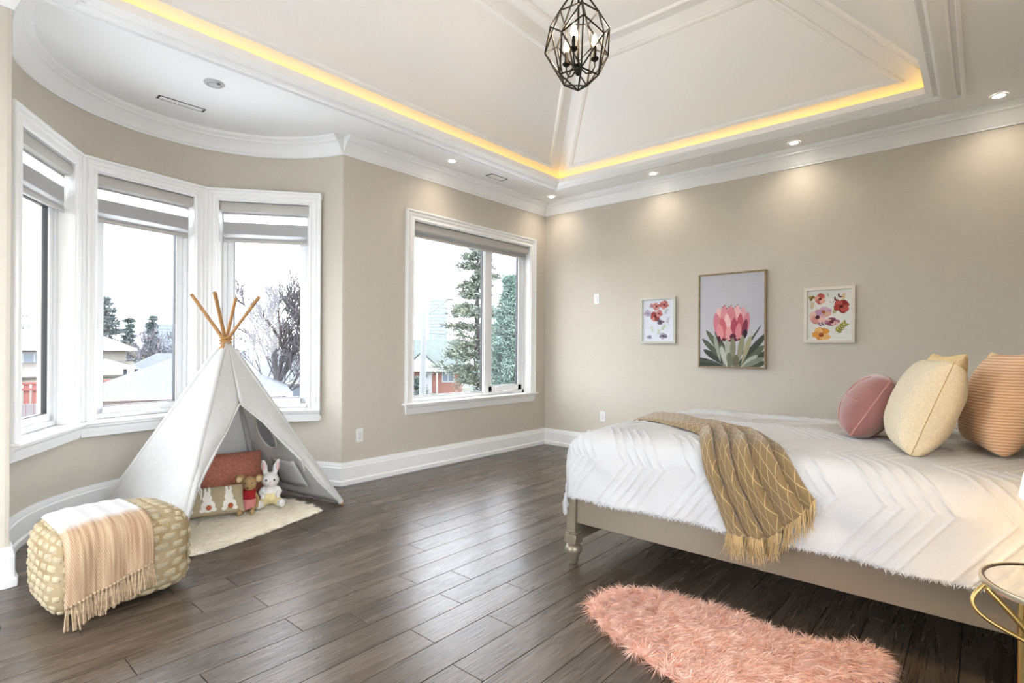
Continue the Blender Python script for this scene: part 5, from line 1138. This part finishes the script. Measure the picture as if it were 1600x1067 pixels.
# trees
BARK = ME('grey_bark', '#6f6a68', .95, var=.2, vscale=3); PALEBARK = ME('pale_winter_bark', '#7d777c', .95, var=.15, vscale=3)
def bare_tree(name, label, base, h, spread, depth, seed, bark, r0, nb=5, first=.22, group='bare trees outside'):
    rg = random.Random(seed); o = thing(name, tuple(base), label, 'tree', group); tr = MB(); tw = MB()
    def grow(p, d, L, r, k):
        n = 3; pts = [p]; q = p.copy(); dd = d.copy()
        for i in range(n):
            dd = (dd + Vector((rg.gauss(0, .10), rg.gauss(0, .10), rg.gauss(.03, .06)))).normalized(); q = q + dd * (L / n); pts.append(q.copy())
        (tr if k < 2 else tw).tube(pts, [max(.016, r * (1 - .38 * i / n)) for i in range(n + 1)], 6 if k < 2 else 3, cap=False)
        if k >= depth: return
        m = nb if k < 2 else 3
        for i in range(m):
            f = rg.uniform(.35 if k else .55, 1.0); s = pts[min(n, int(f * n))]; a = rg.uniform(0, 2 * PI); tilt = rg.uniform(.35, .85) * spread
            ax = dd.orthogonal().normalized(); ax = Matrix.Rotation(a, 3, dd) @ ax; nd_ = (Matrix.Rotation(tilt, 3, ax) @ dd).normalized(); nd_.z += .18; nd_.normalize()
            grow(s, nd_, L * rg.uniform(.60, .80), r * rg.uniform(.42, .58), k + 1)
    grow(Vector(base), Vector((0, 0, 1)), h * first, r0, 0)
    tr.build('trunk', bark, o, smooth=60); tw.build('twigs', bark, o, kind='stuff'); return o
bare_tree('bare_tree', 'tall bare deciduous tree behind the tent poles window', (-23.0, 7.25, GZ), 20.0, .86, 6, 4, PALEBARK, .17, nb=5, first=.22)
bare_tree('bare_tree', 'faint bare tree above the beige house roof', (-56, .5, GZ), 18, .85, 6, 9, PALEBARK, .2, nb=4, first=.25)
bare_tree('bare_tree', 'small bare bush-like tree beside the pink brick house', (-33.8, 30.2, GZ), 4.6, 1.0, 4, 12, ME('budding_bark', '#c9a994', .9), .10, nb=5, first=.2)
def conifer(name, label, base, h, rad, seed, cols, tiers, gap, droop=.0, n_t=26, r_tr=.25, start=.12, needle=.34, ragged=.35, group='evergreens outside'):
    rg = np.random.default_rng(seed); o = thing(name, tuple(base), label, 'tree', group); B = np.array(base)
    tr = MB(); tr.tube([tuple(B), tuple(B + [0, 0, h * .5]), tuple(B + [0, 0, h])], [r_tr, r_tr * .65, .03], 8); P = []; D = []; W = []
    for k in range(tiers):
        q = start + (1 - start) * (k + rg.random() * .5) / tiers; L0 = rad * (1 - q) ** .75 * (1 + ragged * rg.normal() * .5)
        for b in range(gap):
            a = rg.uniform(0, 2 * PI); L = max(.25, L0 * rg.uniform(.65, 1.15)); z0 = h * q; e = np.array([math.cos(a), math.sin(a), 0]); up = rg.uniform(-.05, .18) - droop
            pts = [tuple(B + [0, 0, z0] + e * L * s + np.array([0, 0, L * up * s - .12 * L * s * (1 - s)])) for s in (0, .5, 1)]; tr.tube(pts, [.05 * r_tr / .25, .03, .01], 4, cap=False)
            s = rg.uniform(.18, 1.02, n_t); c = B + [0, 0, z0] + e * (L * s)[:, None] + np.stack([np.zeros(n_t), np.zeros(n_t), L * up * s - .12 * L * s * (1 - s)], -1)
            for rep in range(5):
                P.append(c + rg.normal(size=(n_t, 3)) * np.array([.13, .13, .07]) * (1 + .5 * L)); sd = rg.normal(size=(n_t, 3)) * .75; D.append(e + sd + np.array([0, 0, .25]))
    P = np.concatenate(P); D = np.concatenate(D); n = len(P)
    tr.build('trunk', BARK, o, smooth=60)
    mb = blades(P, D, needle * rg.uniform(.6, 1.2, n), needle * .26, segs=1, seed=seed); mb.build('needles', ME('needles_' + cols[0], hx(cols[0]), .9, col2=cols[1], vscale=.9, var=.02), o, kind='stuff'); return o
conifer('pine_tree', 'tall ragged pine tree with layered branches outside the broad window', (-20.45, 19.4, GZ), 12.6, 3.3, 3, ('#93a79b', '#b9bfa4'), 15, 7, n_t=26, r_tr=.26, start=.22, needle=.40)
conifer('spruce_tree', 'dense blue-green spruce seen through the narrow right pane', (-14.3, 15.75, GZ), 8.6, 2.0, 5, ('#8fb3a6', '#b9d3c8'), 30, 11, n_t=20, r_tr=.2, start=.03, needle=.26, ragged=.1)
conifer('pine_tree', 'grey-green pine standing behind the beige house', (-57, 7.2, GZ), 9.6, 3.2, 6, ('#8a999b', '#a9b4b2'), 16, 8, n_t=18, needle=.45)
conifer('spruce_tree', 'distant dark spruce beyond the grey roof, left one of two', (-83.3, 15.6, GZ), 8.6, 1.25, 7, ('#67837f', '#8fa3a0'), 12, 8, n_t=14, needle=.6)
conifer('spruce_tree', 'distant dark spruce beyond the grey roof, right one of two', (-82.8, 18.2, GZ), 9.2, 1.25, 8, ('#67837f', '#8fa3a0'), 12, 8, n_t=14, needle=.6)
conifer('evergreen_bush', 'dark green shrub at the foot of the street lamp', (-38.2, 29.0, GZ), 2.0, 1.0, 10, ('#7b938d', '#a4b3ae'), 6, 9, n_t=14, start=.02, needle=.3)
def hedge(name, label, pts, h, seed, cols, n=5200):
    rg = np.random.default_rng(seed); P = np.array(pts, float); i = rg.integers(0, len(P) - 1, n); t = rg.random(n)[:, None]; q = P[i] * (1 - t) + P[i + 1] * t
    zz = rg.random(n) ** .8 * h * (.75 + .35 * np.sin(q[:, 1] * .8) * np.sin(q[:, 1] * .31 + 1)); base = np.stack([q[:, 0] + rg.normal(size=n) * 1.2, q[:, 1] + rg.normal(size=n) * .8, GZ + zz], -1); d = rg.normal(size=(n, 3)) * .7 + np.array([0, 0, .8])
    m = blades(base, d, rg.uniform(.5, 1.5, n), .14, segs=1, seed=seed); m.build(name, ME('brush_' + cols[0], hx(cols[0]), .95, col2=cols[1], vscale=.4, var=.02), label=label, cat='trees', kind='stuff')
hedge('far_treeline', 'hazy mauve line of bare trees on the horizon behind the snowy bungalow', [(-66, 8), (-64, 20), (-58, 34)], 6.2, 3, ('#8d8b97', '#a9a3ab'))
hedge('yellow_shrubs', 'pale yellow-green shrubs between the grey roof and spruces', [(-77, 11), (-77, 18)], 4.4, 5, ('#c3bfa0', '#aeb29a'), 2600)
